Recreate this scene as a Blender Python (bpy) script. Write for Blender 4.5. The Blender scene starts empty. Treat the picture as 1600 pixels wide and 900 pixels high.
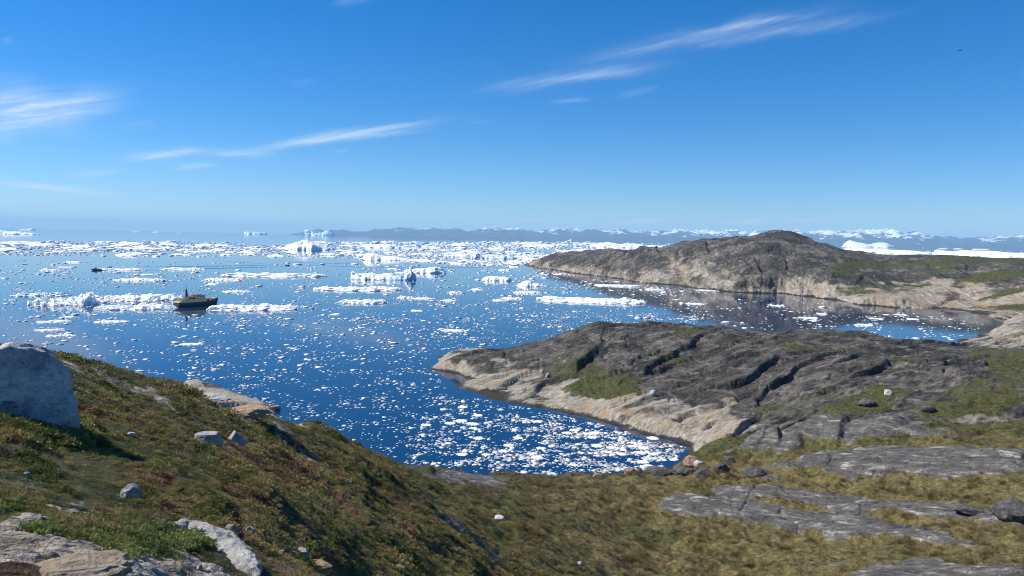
import bpy, bmesh, math, random
import numpy as np
from mathutils import Vector, Matrix

random.seed(11)
rng = np.random.default_rng(11)
scene = bpy.context.scene
COL = scene.collection

# ------------------------------------------------------------------ camera
H = 45.0                       # eye height above the sea
FPX = 1202.0                   # focal length for a 1600 px wide frame
PITCH = math.radians(-3.74)
ROLL = math.radians(1.18)
fwd = Vector((0, math.cos(PITCH), math.sin(PITCH)))
up0 = Vector((0, -math.sin(PITCH), math.cos(PITCH)))
right = Vector((1, 0, 0)) * math.cos(ROLL) + up0 * math.sin(ROLL)
up = -Vector((1, 0, 0)) * math.sin(ROLL) + up0 * math.cos(ROLL)
cam = bpy.data.cameras.new('camera')
cam.sensor_fit = 'HORIZONTAL'
cam.sensor_width = 36.0
cam.lens = FPX / 1600 * 36.0
cam.clip_start = 0.1
cam.clip_end = 120000
camo = bpy.data.objects.new('camera', cam)
COL.objects.link(camo)
M = Matrix((right, up, -fwd)).transposed().to_4x4()
M.translation = Vector((0, 0, H))
camo.matrix_world = M
scene.camera = camo


def ray(px, py):
    d = fwd + right * ((px - 800) / FPX) + up * ((450 - py) / FPX)
    h = math.hypot(d.x, d.y)
    return math.atan2(d.x, d.y), d.z / h          # azimuth, slope


def sea(px, py):                                   # point of the sea seen there
    a, t = ray(px, py)
    r = -H / t
    return (r * math.sin(a), r * math.cos(a))


def col_az(px):
    return math.atan((px - 800) / FPX)


# ------------------------------------------------------------------ tagging
def tag(o, label=None, cat=None, group=None, kind=None):
    if label: o['label'] = label
    if cat: o['category'] = cat
    if group: o['group'] = group
    if kind: o['kind'] = kind
    return o


# ------------------------------------------------------------------ noise
def _h(ix, iy, seed):
    n = (ix.astype(np.int64) * 374761393 + iy.astype(np.int64) * 668265263 + seed * 974634777) & 0xFFFFFFFF
    n = ((n ^ (n >> 13)) * 1274126177) & 0xFFFFFFFF
    return ((n ^ (n >> 16)) & 0xFFFF) / 65535.0


def pn(x, y, seed=0):
    x0 = np.floor(x); y0 = np.floor(y)
    fx = x - x0; fy = y - y0
    u = fx * fx * fx * (fx * (fx * 6 - 15) + 10)
    v = fy * fy * fy * (fy * (fy * 6 - 15) + 10)

    def g(ox, oy):
        a = _h(x0 + ox, y0 + oy, seed) * 2 * np.pi
        return np.cos(a) * (fx - ox) + np.sin(a) * (fy - oy)
    a = g(0, 0) * (1 - u) + g(1, 0) * u
    b = g(0, 1) * (1 - u) + g(1, 1) * u
    return (a * (1 - v) + b * v) * 1.5


def fbm(x, y, o=4, seed=0, gain=.5):
    s = 0; a = 1
    for i in range(o):
        s = s + a * pn(x, y, seed + i * 17)
        x = x * 2.03 + 5.2; y = y * 2.03 - 3.1; a *= gain
    return s


def ridged(x, y, o=3, seed=0):
    s = 0; a = 1
    for i in range(o):
        s = s + a * (1 - 2 * np.abs(pn(x, y, seed + i * 23)))
        x = x * 2.1 + 1.7; y = y * 2.1 + 9.2; a *= .5
    return s - .6


def sstep(a, b, x):
    t = np.clip((x - a) / (b - a), 0, 1)
    return t * t * (3 - 2 * t)


# ------------------------------------------------------------------ terrain: heights measured at known spots
ctl = []                                           # (azimuth, ln r, slope seen from the hilltop)


def P(px, py, r):
    a, t = ray(px, py)
    ctl.append((a, math.log(r), t))
    if px <= 0: ctl.append((a - .22, math.log(r), t))
    if px >= 1580: ctl.append((a + .22, math.log(r), t))


def Z(px, r, z):
    a = col_az(px); t = (z - H) / r
    ctl.append((a, math.log(r), t))
    if px <= 0: ctl.append((a - .22, math.log(r), t))
    if px >= 1580: ctl.append((a + .22, math.log(r), t))


for px in (0, 400, 800, 1200, 1600):
    Z(px, 1.0, 43.35); Z(px, 2.0, 43.2 if px < 500 else 42.9)
for px, rows in {
    0: [(900, 3.95), (860, 4.9), (800, 6.9), (740, 9.2), (690, 11.2), (650, 13.2), (600, 17), (540, 23)],
    100: [(900, 4.1), (860, 5.2), (800, 7.6), (740, 10.2), (700, 11.8), (660, 13.8), (600, 18.5), (557, 24)],
    200: [(900, 4.9), (850, 6.6), (800, 8.8), (740, 11.2), (690, 14), (640, 19), (603, 25), (582, 28)],
    300: [(900, 5.9), (850, 7.8), (800, 10), (740, 13), (690, 17.5), (650, 24), (621, 33)],
    400: [(900, 7.8), (850, 9.8), (800, 12.8), (740, 18.5), (700, 26), (670, 36), (652, 45)],
    500: [(900, 11), (850, 14.5), (800, 20), (760, 28), (720, 40), (683, 58)],
    600: [(900, 17.5), (850, 23.5), (800, 33), (760, 47), (722, 76)],
    700: [(900, 29), (850, 39), (800, 56), (765, 86), (740, 136)],
    800: [(900, 46), (850, 60), (800, 82), (760, 118), (746, 137)],
    900: [(900, 61), (850, 77), (800, 100), (760, 126), (748, 138)],
    1000: [(900, 75), (850, 91), (800, 110), (765, 128), (748, 138)],
    1100: [(900, 78), (850, 94), (800, 110), (765, 126), (735, 140), (712, 154)],
    1200: [(900, 78), (850, 94), (800, 110), (760, 124), (720, 142), (680, 165), (640, 186), (600, 213), (560, 250), (518, 300)],
    1300: [(900, 78), (850, 94), (800, 110), (760, 124), (720, 140), (690, 152), (650, 172), (610, 198), (575, 228), (545, 262), (520, 305)],
    1400: [(900, 77), (850, 92), (800, 108), (760, 122), (720, 136), (700, 145), (660, 165), (620, 190), (580, 225), (545, 270), (533, 305)],
    1500: [(900, 76), (850, 91), (800, 107), (760, 120), (720, 134), (690, 147), (650, 168), (610, 195), (580, 225), (550, 275), (538, 325)],
    1600: [(900, 75), (850, 90), (800, 106), (760, 118), (720, 132), (690, 145), (650, 166), (610, 196), (580, 230), (550, 280), (530, 335), (514, 400)],
}.items():
    for py, r in rows: P(px, py, r)
# slopes below the frame and behind the crest
for px, r, z in [(600, 8, 41), (600, 14, 37.5), (800, 10, 40), (800, 25, 32), (800, 38, 27), (1000, 10, 40), (1000, 25, 33), (1000, 50, 21),
                 (1200, 8, 41), (1200, 20, 35.5), (1200, 45, 22), (1200, 62, 15), (1400, 20, 35.5), (1400, 45, 22.5), (1600, 8, 41.3), (1600, 20, 36), (1600, 45, 23),
                 (0, 40, 34), (0, 80, 16), (0, 150, 4), (100, 45, 32), (100, 90, 15), (200, 50, 30), (200, 100, 13), (200, 180, 3),
                 (300, 60, 25), (300, 110, 11), (340, 64, 24), (400, 80, 19), (400, 140, 5), (500, 90, 16), (500, 140, 4), (600, 115, 9)]:
    Z(px, r, z)
P(340, 637, 38); P(450, 663, 52); P(550, 703, 72); P(650, 735, 112)
# shore rocks below the hill
P(300, 613, 205); P(345, 624, 200); P(400, 641, 188); P(420, 643, 190)
# near headland
for px, py, r in [(700, 570, 250), (740, 560, 256), (760, 545, 266), (800, 540, 268), (828, 535, 272), (880, 522, 276), (933, 511, 280), (975, 514, 282), (1009, 511, 284), (1069, 512, 288), (1130, 512, 292),
                  (720, 600, 231), (760, 600, 230), (800, 610, 220), (800, 580, 240), (860, 585, 232), (860, 625, 207), (870, 555, 252), (900, 570, 238), (940, 560, 243), (960, 600, 213), (960, 640, 192),
                  (900, 605, 213), (910, 630, 202), (1010, 600, 213), (1010, 560, 247), (1010, 535, 268), (1020, 650, 184), (1050, 640, 190), (1050, 600, 216), (1100, 560, 250), (1100, 600, 216), (1100, 640, 188), (1060, 675, 174), (1110, 680, 168),
                  (1260, 518, 303), (1345, 520, 312), (1440, 537, 318)]:
    P(px, py, r)
# far headland
for px, py, r in [(830, 411, 1260), (860, 404, 1200), (924, 392, 1130), (964, 387, 1070), (1006, 384, 1000), (1056, 384, 950), (1084, 379, 920), (1132, 375, 890), (1180, 371, 870), (1214, 365.5, 860), (1230, 367, 860), (1259, 377, 870),
                  (1295, 384, 880), (1327, 392, 900), (1364, 397, 900), (1408, 398, 900), (1458, 398, 900), (1495, 400, 890), (1547, 403, 880), (1600, 403, 900),
                  (920, 412, 1020), (1000, 415, 890), (1060, 420, 840), (1100, 410, 810), (1150, 400, 800), (1150, 430, 750), (1200, 440, 720), (1214, 400, 790), (1250, 430, 720), (1300, 430, 710), (1300, 410, 770), (1350, 450, 620), (1400, 450, 612), (1400, 425, 770),
                  (1480, 430, 740), (1480, 460, 585), (1550, 465, 560), (1550, 430, 735), (1600, 480, 510), (1600, 440, 700)]:
    P(px, py, r)
for px in (1000, 1200, 1400, 1600): Z(px, 1150, 8)
for px, py in [(673, 575), (712, 604), (752, 621), (817, 632), (859, 641), (912, 650), (957, 663), (1014, 679), (1078, 698), (691, 551), (739, 545), (817, 414), (867, 422), (898, 427), (964, 435), (1006, 442), (1063, 446), (1092, 451), (1140, 456),
               (1200, 459), (1219, 459), (1269, 464), (1306, 469), (1343, 476), (1390, 480), (1442, 482), (1476, 482), (1505, 487), (1534, 493), (1579, 501), (1610, 511), (1548, 519), (640, 729), (750, 741), (870, 743), (960, 742), (1045, 733)]:
    a, t = ray(px, py); r = -(H - .5) / t
    ctl.append((a, math.log(r), t))
for px, r in [(800, 296), (900, 322), (1000, 330), (1100, 336), (1200, 336), (1300, 340), (1400, 342)]: Z(px, r, .5)
for px, py, r in [(1200, 451, 705), (1140, 449, 730), (1063, 440, 800), (1340, 468, 595), (1440, 474, 578), (964, 430, 915), (1269, 457, 675)]: P(px, py, r)
C = np.array(ctl)
KU = 3.5


def tps(d2):
    return .5 * d2 * np.log(np.maximum(d2, 1e-12))


cx = np.stack([C[:, 0] * KU, C[:, 1]], 1)
n = len(cx)
K = tps(((cx[:, None] - cx[None]) ** 2).sum(-1)) + np.eye(n) * 2e-3
Pm = np.concatenate([np.ones((n, 1)), cx], 1)
A = np.block([[K, Pm], [Pm.T, np.zeros((3, 3))]])
sol = np.linalg.solve(A, np.concatenate([C[:, 2], np.zeros(3)]))


def tps_eval(a, v):
    out = np.empty(a.size)
    a = a.ravel() * KU; v = v.ravel()
    for i in range(0, a.size, 20000):
        q = np.stack([a[i:i + 20000], v[i:i + 20000]], 1)
        d = tps(((q[:, None] - cx[None]) ** 2).sum(-1))
        out[i:i + 20000] = d @ sol[:n] + sol[n] + q @ sol[n + 1:]
    return out


# shoreline, walked round in plan
def rz(px, r):
    a = col_az(px); return (r * math.sin(a), r * math.cos(a))


def azp(a, r): return (r * math.sin(a), r * math.cos(a))


shore = [azp(-1.1, 200), rz(-300, 200), rz(0, 200), rz(150, 205), rz(260, 212), sea(300, 607), sea(340, 620), sea(385, 631), sea(428, 639), sea(432, 655),
         rz(480, 174), rz(540, 163), rz(600, 155), sea(640, 729), sea(700, 737), sea(750, 741), sea(820, 743), sea(870, 743), sea(905, 739), sea(935, 741), sea(960, 742), sea(1000, 741),
         sea(1045, 733), sea(1062, 722), sea(1075, 706), sea(1080, 697), sea(1014, 679), sea(957, 663), sea(912, 650), sea(859, 641), sea(817, 632), sea(752, 621), sea(712, 604),
         sea(738, 594), sea(723, 587), sea(673, 575), sea(682, 563), sea(693, 551), sea(739, 545), rz(790, 296), rz(900, 322), rz(1000, 330), rz(1100, 336), rz(1200, 336), rz(1300, 340),
         rz(1400, 342), rz(1470, 350), sea(1500, 530), sea(1548, 519), sea(1610, 511), sea(1579, 501), sea(1534, 493), sea(1505, 487), sea(1476, 482), sea(1442, 482), sea(1390, 480), sea(1343, 476),
         sea(1306, 469), sea(1269, 464), sea(1219, 458), sea(1200, 458.6), sea(1140, 456), sea(1092, 451), sea(1063, 446), sea(1006, 442), sea(964, 435), sea(898, 427), sea(867, 422), sea(817, 414),
         rz(850, 1330), rz(1000, 1290), rz(1200, 1230), rz(1400, 1200), rz(1600, 1200), azp(1.1, 1200), (600, -50), (-600, -50)]


def sdist(poly, x, y):                             # signed distance, positive inside
    shp = x.shape; x = x.ravel(); y = y.ravel()
    best = np.full(x.size, 1e18); ins = np.zeros(x.size, bool)
    m = len(poly)
    for i in range(m):
        x1, y1 = poly[i]; x2, y2 = poly[(i + 1) % m]
        ex, ey = x2 - x1, y2 - y1
        L = ex * ex + ey * ey + 1e-12
        t = np.clip(((x - x1) * ex + (y - y1) * ey) / L, 0, 1)
        best = np.minimum(best, (x - x1 - t * ex) ** 2 + (y - y1 - t * ey) ** 2)
        c = ((y1 > y) != (y2 > y))
        with np.errstate(divide='ignore', invalid='ignore'):
            xx = (x2 - x1) * (y - y1) / (y2 - y1 + 1e-15) + x1
        ins ^= c & (x < xx)
    return (np.where(ins, 1, -1) * np.sqrt(best)).reshape(shp)


AZ0, AZ1, NU = -.76, .76, 1180
LR0, LR1, NV = 0.0, math.log(1420), 1380
azg = np.linspace(AZ0, AZ1, NU); lrg = np.linspace(LR0, LR1, NV)
# coarse evaluation, then upsampled
cu, cv = 300, 420
ca = np.linspace(AZ0, AZ1, cu); cl = np.linspace(LR0, LR1, cv)
CA, CL = np.meshgrid(ca, cl)
T = tps_eval(CA, CL).reshape(cv, cu)
CR = np.exp(CL); CX = CR * np.sin(CA); CY = CR * np.cos(CA)
SDc = sdist(shore, CX, CY)


def upsample(F):
    fu = np.linspace(0, cu - 1, NU); fv = np.linspace(0, cv - 1, NV)
    iu = np.minimum(fu.astype(int), cu - 2); iv = np.minimum(fv.astype(int), cv - 2)
    du = (fu - iu)[None]; dv = (fv - iv)[:, None]
    a = F[iv][:, iu]; b = F[iv][:, iu + 1]; c = F[iv + 1][:, iu]; d = F[iv + 1][:, iu + 1]
    return (a * (1 - du) + b * du) * (1 - dv) + (c * (1 - du) + d * du) * dv


AG, LG = np.meshgrid(azg, lrg)
R = np.exp(LG); X = R * np.sin(AG); Y = R * np.cos(AG)
ZB = H + upsample(T) * R
SD = upsample(SDc)
SD = SD + np.clip(R / 200, .3, 3) * (1.6 * fbm(X / 14, Y / 14, 3, 5) + .8 * fbm(X / 4, Y / 4, 2, 9))


def coast(Zb, SD, R):
    w = np.clip(R / 200, .4, 3) * 3.0
    s = sstep(0, 1, SD / w)
    inside = np.maximum(Zb, .35) * (.25 + .75 * s) * np.clip(SD / (w * .22), 0, 1) ** .6
    return np.where(SD > 0, inside, SD * .3)


Z0 = coast(ZB, SD, R)


def make_hit(Zg):
    Tg = (np.maximum(Zg, 0) - H) / R

    def hit(px, py):
        a, t = ray(px, py)
        u = (a - AZ0) / (AZ1 - AZ0) * (NU - 1)
        i = int(np.clip(u, 0, NU - 2)); f = min(max(u - i, 0), 1)
        colm = Tg[:, i] * (1 - f) + Tg[:, i + 1] * f
        k = np.argmax(colm[200:] >= t) + 200          # nearest ground is hit first
        if colm[k] < t: k = NV - 1
        k0 = max(k - 1, 0)
        d0 = colm[k0] - t; d1 = colm[k] - t
        g = 0 if d1 == d0 else min(max(-d0 / (d1 - d0), 0), 1)
        r = math.exp(lrg[k0] + (lrg[k] - lrg[k0]) * g)
        return (r * math.sin(a), r * math.cos(a), H + t * r)
    return hit


hit = make_hit(Z0)


def ground_z(x, y, Zg=None):
    Zg = Z1 if Zg is None else Zg
    r = math.hypot(x, y); a = math.atan2(x, y)
    u = np.clip((a - AZ0) / (AZ1 - AZ0) * (NU - 1), 0, NU - 1.001); v = np.clip((math.log(r) - LR0) / (LR1 - LR0) * (NV - 1), 0, NV - 1.001)
    i = int(u); j = int(v); f = u - i; g = v - j
    return float((Zg[j, i] * (1 - f) + Zg[j, i + 1] * f) * (1 - g) + (Zg[j + 1, i] * (1 - f) + Zg[j + 1, i + 1] * f) * g)


def patch(pts, soft=.012, rmin=0, rmax=1e9, jit=1.0):
    """soft mask of a patch of ground outlined at its corners"""
    poly = [hit(*p)[:2] for p in pts]
    pr = [math.hypot(*p) for p in poly]
    rm = sum(pr) / len(pr)
    out = np.zeros_like(R)
    pa = [math.atan2(*p) for p in poly]
    sel_u = np.where((azg > min(pa) - .05) & (azg < max(pa) + .05))[0]
    sel_v = np.where((lrg > math.log(min(pr)) - .2) & (lrg < math.log(max(pr)) + .2))[0]
    if len(sel_u) == 0 or len(sel_v) == 0: return out
    s = np.s_[sel_v[0]:sel_v[-1] + 1, sel_u[0]:sel_u[-1] + 1]
    x = X[s]; y = Y[s]; k = rm * .022
    d = sdist(poly, x, y) + jit * k * (1.0 * fbm(x / (k * 3.2), y / (k * 3.2), 4, 41, .6))
    w = rm * soft
    out[s] = sstep(-w, w, d)
    return out


# where plants grow, where rock is bare
zone_near = sstep(math.log(172), math.log(155), LG)                       # hillside and valley
jn = fbm(X / 30, Y / 30, 3, 77)
veg = sstep(.2, .8, zone_near + 0 * X)
veg = veg * sstep(.4, 3.0, SD)
slabm = np.zeros_like(R)
slabs = [
    ([(1000, 790), (1060, 778), (1130, 782), (1230, 800), (1340, 812), (1440, 830), (1530, 855), (1525, 862), (1430, 852), (1300, 842), (1180, 825), (1060, 805)], .9),
    ([(1110, 765), (1200, 762), (1300, 775), (1400, 785), (1500, 800), (1610, 815), (1610, 832), (1500, 818), (1400, 808), (1300, 800), (1230, 790), (1130, 782)], .8),
    ([(1195, 735), (1280, 712), (1400, 707), (1500, 708), (1620, 712), (1620, 754), (1500, 757), (1400, 752), (1300, 745), (1220, 742)], 1.6),
    ([(1345, 893), (1440, 880), (1560, 890), (1620, 898), (1640, 940), (1300, 940)], .7),
    ([(620, 730), (700, 736), (790, 750), (797, 764), (740, 762), (680, 752)], .5),
    ([(1390, 782), (1480, 786), (1480, 795), (1390, 790)], .3),
    ([(1265, 878), (1320, 880), (1300, 886)], .2),
    ([(1130, 715), (1180, 690), (1300, 668), (1420, 665), (1500, 690), (1400, 690), (1300, 695), (1200, 712)], 2.0),
    ([(1190, 745), (1230, 750), (1220, 758), (1190, 752)], .3),
]
lift = np.zeros_like(R)
for pts, hgt in slabs:
    m = patch(pts, .010)
    m2 = patch(pts, .035, jit=.5)
    slabm = np.maximum(slabm, m)
    lift = lift + hgt * m2 * m ** .5
bare = np.zeros_like(R)
for pts, k in [
    ([(90, 560), (130, 570), (220, 598), (270, 618), (330, 650), (280, 640), (200, 605), (120, 592)], .72),
    ([(340, 655), (430, 662), (470, 690), (520, 740), (530, 765), (470, 725), (400, 690)], .5),
    ([(590, 750), (640, 780), (700, 820), (760, 860), (790, 885), (765, 880), (700, 832), (620, 778)], .52),
    ([(-60, 815), (60, 812), (110, 846), (200, 866), (300, 862), (330, 880), (420, 940), (-100, 940)], 1),
    ([(95, 795), (150, 778), (185, 788), (165, 815), (110, 822)], .9),
    ([(270, 604), (340, 613), (435, 642), (428, 662), (370, 655), (300, 635)], 1),
    ([(450, 690), (500, 705), (560, 730), (575, 745), (520, 725)], .5),
]:
    bare = np.maximum(bare, k * patch(pts, .02, jit=1.6))
veg = veg * (1 - slabm) * (1 - bare)
add = np.zeros_like(R)
for pts, k in [
    ([(885, 603), (930, 588), (1010, 590), (1028, 605), (1000, 618), (950, 622), (900, 614)], .72),
    ([(840, 575), (900, 570), (970, 578), (900, 592), (850, 590)], .5),
    ([(1170, 640), (1215, 630), (1215, 648), (1180, 652)], .9),
    ([(1285, 635), (1370, 602), (1425, 610), (1400, 640), (1330, 648), (1285, 645)], .95),
    ([(1375, 563), (1440, 566), (1425, 576), (1380, 574)], .9),
    ([(1215, 545), (1300, 541), (1285, 554), (1222, 556)], .7),
    ([(1058, 519), (1082, 520), (1080, 528), (1060, 528)], .8),
    ([(1430, 642), (1520, 615), (1600, 600), (1620, 625), (1540, 640), (1440, 655)], .9),
    ([(1400, 660), (1500, 672), (1620, 668), (1620, 690), (1500, 688)], .9),
    ([(1540, 560), (1620, 555), (1620, 590), (1550, 590)], .8),
    ([(1030, 560), (1055, 562), (1040, 570)], .7),
    ([(1268, 421), (1335, 413), (1342, 430), (1290, 434), (1266, 429)], .62),
    ([(1390, 440), (1500, 432), (1640, 428), (1640, 439), (1500, 445), (1400, 449)], .8),
    ([(1330, 404), (1460, 402), (1640, 408), (1640, 416), (1480, 414), (1330, 412)], .55),
    ([(1290, 451), (1360, 449), (1352, 456), (1305, 457)], .6),
    ([(1515, 466), (1640, 450), (1640, 460), (1530, 470)], .7),
    ([(1560, 480), (1640, 470), (1640, 486), (1580, 488)], .8),
]:
    add = np.maximum(add, k * patch(pts, .012, jit=1.3))
hol = fbm((X * .6 - Y * .8) / 13, (X * .8 + Y * .6) / 34, 4, 950, .6)
hol = np.where(R > 420, fbm(X / 60, Y / 45, 4, 955, .6), hol)
add = np.maximum(add, (1 - zone_near) * sstep(.2, .5, hol) * .52 * np.clip(.25 + 1.6 * (AG - .05), 0, 1) * sstep(6, 20, SD))
veg = np.maximum(veg, add)
dirt = np.clip(bare, 0, 1)

# rock relief: long foliation ridges, ledges that break off on one side, joints
def relief(k, seed, SX, SY):
    PP = X * SY - Y * SX; QQ = X * SX + Y * SY
    wrp = fbm(X / (70 * k), Y / (70 * k), 3, seed) * 7
    p = PP / k + wrp; q = QQ / k
    dome = fbm(p / 42, q / 60, 3, seed + 20) * 1.5
    a = ridged(p / 13, q / 110, 3, seed + 1) * .85
    sawp = p / 12 + .55 * fbm(p / 50, q / 45, 2, seed + 3)
    fr = sawp - np.floor(sawp)
    gate = sstep(-.2, .3, pn(p / 26, q / 75, seed + 4))
    b = (np.where(fr < .93, fr / .93, (1 - fr) / .07) - .5) * 1.6 * gate
    sp2 = p / 5.2 + .5 * fbm(p / 24, q / 30, 2, seed + 6); f2 = sp2 - np.floor(sp2)
    c = (np.where(f2 < .88, f2 / .88, (1 - f2) / .12) - .5) * .55 * sstep(-.15, .2, pn(p / 11, q / 45, seed + 7))
    sp3 = p / 2.1 + .5 * fbm(p / 9, q / 14, 2, seed + 16); f3 = sp3 - np.floor(sp3)
    e = (np.where(f3 < .85, f3 / .85, (1 - f3) / .15) - .5) * .20 * sstep(-.2, .2, pn(p / 6, q / 13, seed + 17))
    jt = np.abs(pn(p / 34, q / 15, seed + 8)); cr = -np.exp(-(jt / .02) ** 2) * .5
    jt2 = np.abs(pn((p + q * .5) / 16, (q - p * .3) / 16, seed + 28)); cr = cr - np.exp(-(jt2 / .02) ** 2) * .2
    d = fbm(p / 1.7, q / 6.0, 4, seed + 9, .6) * .13
    return (dome + a + b + c + e + cr + d) * k


SX, SY = .55, .84
PP = X * SY - Y * SX; QQ = X * SX + Y * SY
far_w = sstep(math.log(415), math.log(480), LG)
near_w = sstep(math.log(135), math.log(165), LG) * (1 - far_w)
shoretaper = sstep(0, 12, SD / np.clip(R / 220, .5, 3))
def scarp(pts, A, L):
    """a broken ledge: the ground beyond the line stands A metres higher and falls back over L metres"""
    poly = [hit(*q)[:2] for q in pts]
    pa = [math.atan2(*q) for q in poly]; pr = [math.hypot(*q) for q in poly]
    su = np.where((azg > min(pa) - .03) & (azg < max(pa) + .03))[0]; sv = np.where((lrg > math.log(min(pr) * .93)) & (lrg < math.log(max(pr) + 4 * L)))[0]
    out = np.zeros_like(R)
    if len(su) == 0 or len(sv) == 0: return out
    s_ = np.s_[sv[0]:sv[-1] + 1, su[0]:su[-1] + 1]
    k_ = L * .16
    x = X[s_] + k_ * fbm(X[s_] / (k_ * 7), Y[s_] / (k_ * 7), 3, 71, .45); y = Y[s_] + k_ * fbm(X[s_] / (k_ * 7) + 9, Y[s_] / (k_ * 7), 3, 72, .45)
    best = np.full(x.shape, 1e9); sg = np.ones(x.shape); tt = np.zeros(x.shape); m = len(poly)
    for i in range(m - 1):
        x1, y1 = poly[i]; x2, y2 = poly[i + 1]; ex, ey = x2 - x1, y2 - y1; q = ex * ex + ey * ey
        t = np.clip(((x - x1) * ex + (y - y1) * ey) / q, 0, 1)
        d = np.hypot(x - x1 - t * ex, y - y1 - t * ey); c = ex * (y - y1) - ey * (x - x1)
        b = d < best; best = np.where(b, d, best); sg = np.where(b, np.sign(c), sg); tt = np.where(b, (i + t) / (m - 1), tt)
    d = best * sg
    out[s_] = (.68 if A > 1.2 else .8) * A * sstep(-.15 * A, .35 * A, d) * np.exp(-np.maximum(d, 0) / L) * np.sin(np.pi * np.clip(tt, .02, .98)) ** .5
    return out


rock = 1 - veg
ledges = np.zeros_like(R)
for pts, A, L in [([(842, 577), (880, 582), (906, 580), (926, 562), (936, 542)], 4.5, 16), ([(985, 592), (1030, 573), (1060, 556), (1086, 536), (1112, 521)], 2.6, 12),
                  ([(1078, 583), (1120, 576), (1165, 560)], 1.9, 9), ([(1128, 634), (1180, 629), (1216, 602), (1238, 588)], 2.6, 12), ([(1285, 602), (1320, 587), (1400, 577), (1470, 590), (1500, 577), (1565, 572)], 2.4, 10),
                  ([(1112, 708), (1200, 696), (1290, 682), (1335, 673)], 1.8, 10), ([(700, 576), (760, 571), (835, 582)], 1.2, 8), ([(728, 601), (800, 613), (852, 608)], 1.0, 6), ([(995, 656), (1060, 667), (1112, 669)], .8, 5),
                  ([(740, 560), (800, 552), (870, 548), (930, 530)], 1.6, 8), ([(860, 560), (900, 545), (960, 540), (1010, 525)], 1.5, 8), ([(1140, 545), (1200, 535), (1280, 530)], 1.5, 9), ([(1240, 630), (1300, 612), (1380, 604)], 1.6, 8),
                  ([(1180, 575), (1240, 566), (1330, 560)], 1.6, 9), ([(1480, 640), (1540, 628), (1600, 625)], 1.3, 7), ([(1350, 548), (1440, 552), (1520, 556)], 1.3, 8), ([(950, 585), (1010, 566), (1050, 545)], 1.5, 8),
                  ([(1195, 402), (1206, 392), (1216, 384)], 4, 14), ([(1335, 448), (1350, 434), (1405, 437)], 3.5, 14), ([(1450, 480), (1500, 464), (1545, 456)], 3.5, 16), ([(930, 404), (1000, 396), (1070, 399)], 4, 22),
                  ([(1020, 432), (1090, 416), (1160, 420)], 3, 18), ([(900, 420), (960, 408), (1040, 412)], 3, 18), ([(1110, 400), (1160, 392), (1190, 386)], 3.5, 18), ([(1240, 402), (1300, 404), (1380, 410)], 3, 16), ([(1230, 440), (1280, 442), (1340, 440)], 3, 14), ([(1420, 422), (1500, 420), (1600, 424)], 2.5, 16)]:
    ledges = ledges + scarp(pts, A, L)
for pts, A, L in [([(400, 664), (450, 690), (490, 722), (532, 766)], .8, 4), ([(588, 752), (650, 790), (720, 840), (792, 890)], .7, 5), ([(252, 752), (285, 772), (312, 802)], .28, 1.2), ([(470, 735), (540, 800), (600, 862)], .5, 3),
                  ([(930, 822), (1010, 846), (1090, 852)], .45, 4), ([(300, 700), (360, 740), (400, 790)], .3, 2), ([(560, 722), (575, 735), (590, 752)], .7, 4), ([(860, 800), (930, 806), (980, 800)], .4, 4), ([(1180, 700), (1320, 703), (1450, 701)], .6, 5),
                  ([(1000, 806), (1180, 828), (1320, 846), (1520, 866)], .5, 5), ([(1110, 784), (1300, 802), (1500, 822)], .4, 4), ([(1210, 746), (1350, 757), (1600, 762)], .6, 5)]:
    ledges = ledges + scarp(pts, A, L)
rel = relief(1.0, 100, .80, .60) * near_w + relief(2.2, 300, .10, .99) * (.85 - .45 * sstep(.33, .5, AG)) * far_w
Z1 = Z0 + ledges * np.clip(SD / 3, 0, 1) + rel * shoretaper * (.35 + .65 * rock) * (np.where(SD > 0, 1, 0))
fore = 1 - near_w - far_w
# hummocks of the vegetated slopes
hum = fbm(X / 7, Y / 7, 3, 500) * .75 * sstep(12, 50, R) + fbm(X / 2.2, Y / 2.2, 3, 520) * .20 * sstep(5, 30, R) + fbm(X / .7, Y / .7, 3, 540, .6) * .045
hum = hum + .45 * np.abs(fbm(X / 3.1, Y / 3.1, 2, 560)) * sstep(30, 80, R)
Z1 = Z1 + hum * fore * np.clip(SD / 6, 0, 1) * (.3 + .7 * veg)
Z1 = Z1 + (fbm(X / 5, Y / 5, 3, 580) * .45 + .3 * np.abs(fbm(X / 2.6, Y / 2.6, 2, 585))) * (near_w + 2 * far_w) * veg * np.clip(SD / 6, 0, 1)
brk = ridged((X * .8 + Y * .6) / .9, (Y * .8 - X * .6) / .35, 3, 600) * .045 + fbm(X / .18, Y / .18, 3, 620, .6) * .02
Z1 = Z1 + brk * fore * dirt * sstep(60, 20, R)
Z1 = Z1 + (ridged((X * .66 - Y * .75) / 14, (X * .75 + Y * .66) / 3.5, 3, 640) * .16 + fbm(X / 1.2, Y / 1.2, 3, 650) * .06 - .30 * np.exp(-(pn(X / 9 + 3, Y / 16, 660) / .025) ** 2) - .2 * np.exp(-(pn(X / 5 + 8, Y / 4, 670) / .03) ** 2)) * slabm * fore
Z1 = Z1 + lift
# the hillside's broken shoulders: small rock steps running down-right
st = (X * .35 + Y * .94) / 9 + .8 * fbm(X / 16, Y / 16, 2, 700); sf = st - np.floor(st)
stepz = np.where(sf < .85, sf / .85, (1 - sf) / .15) - .5
Z1 = Z1 + stepz * .9 * sstep(18, 40, R) * sstep(120, 90, R) * sstep(.02, -.12, AG) * sstep(-.1, .25, pn(X / 14, Y / 14, 710))
Z1 = np.where(SD > 0, np.maximum(Z1, .03), Z1)
hit = make_hit(Z1)

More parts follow.
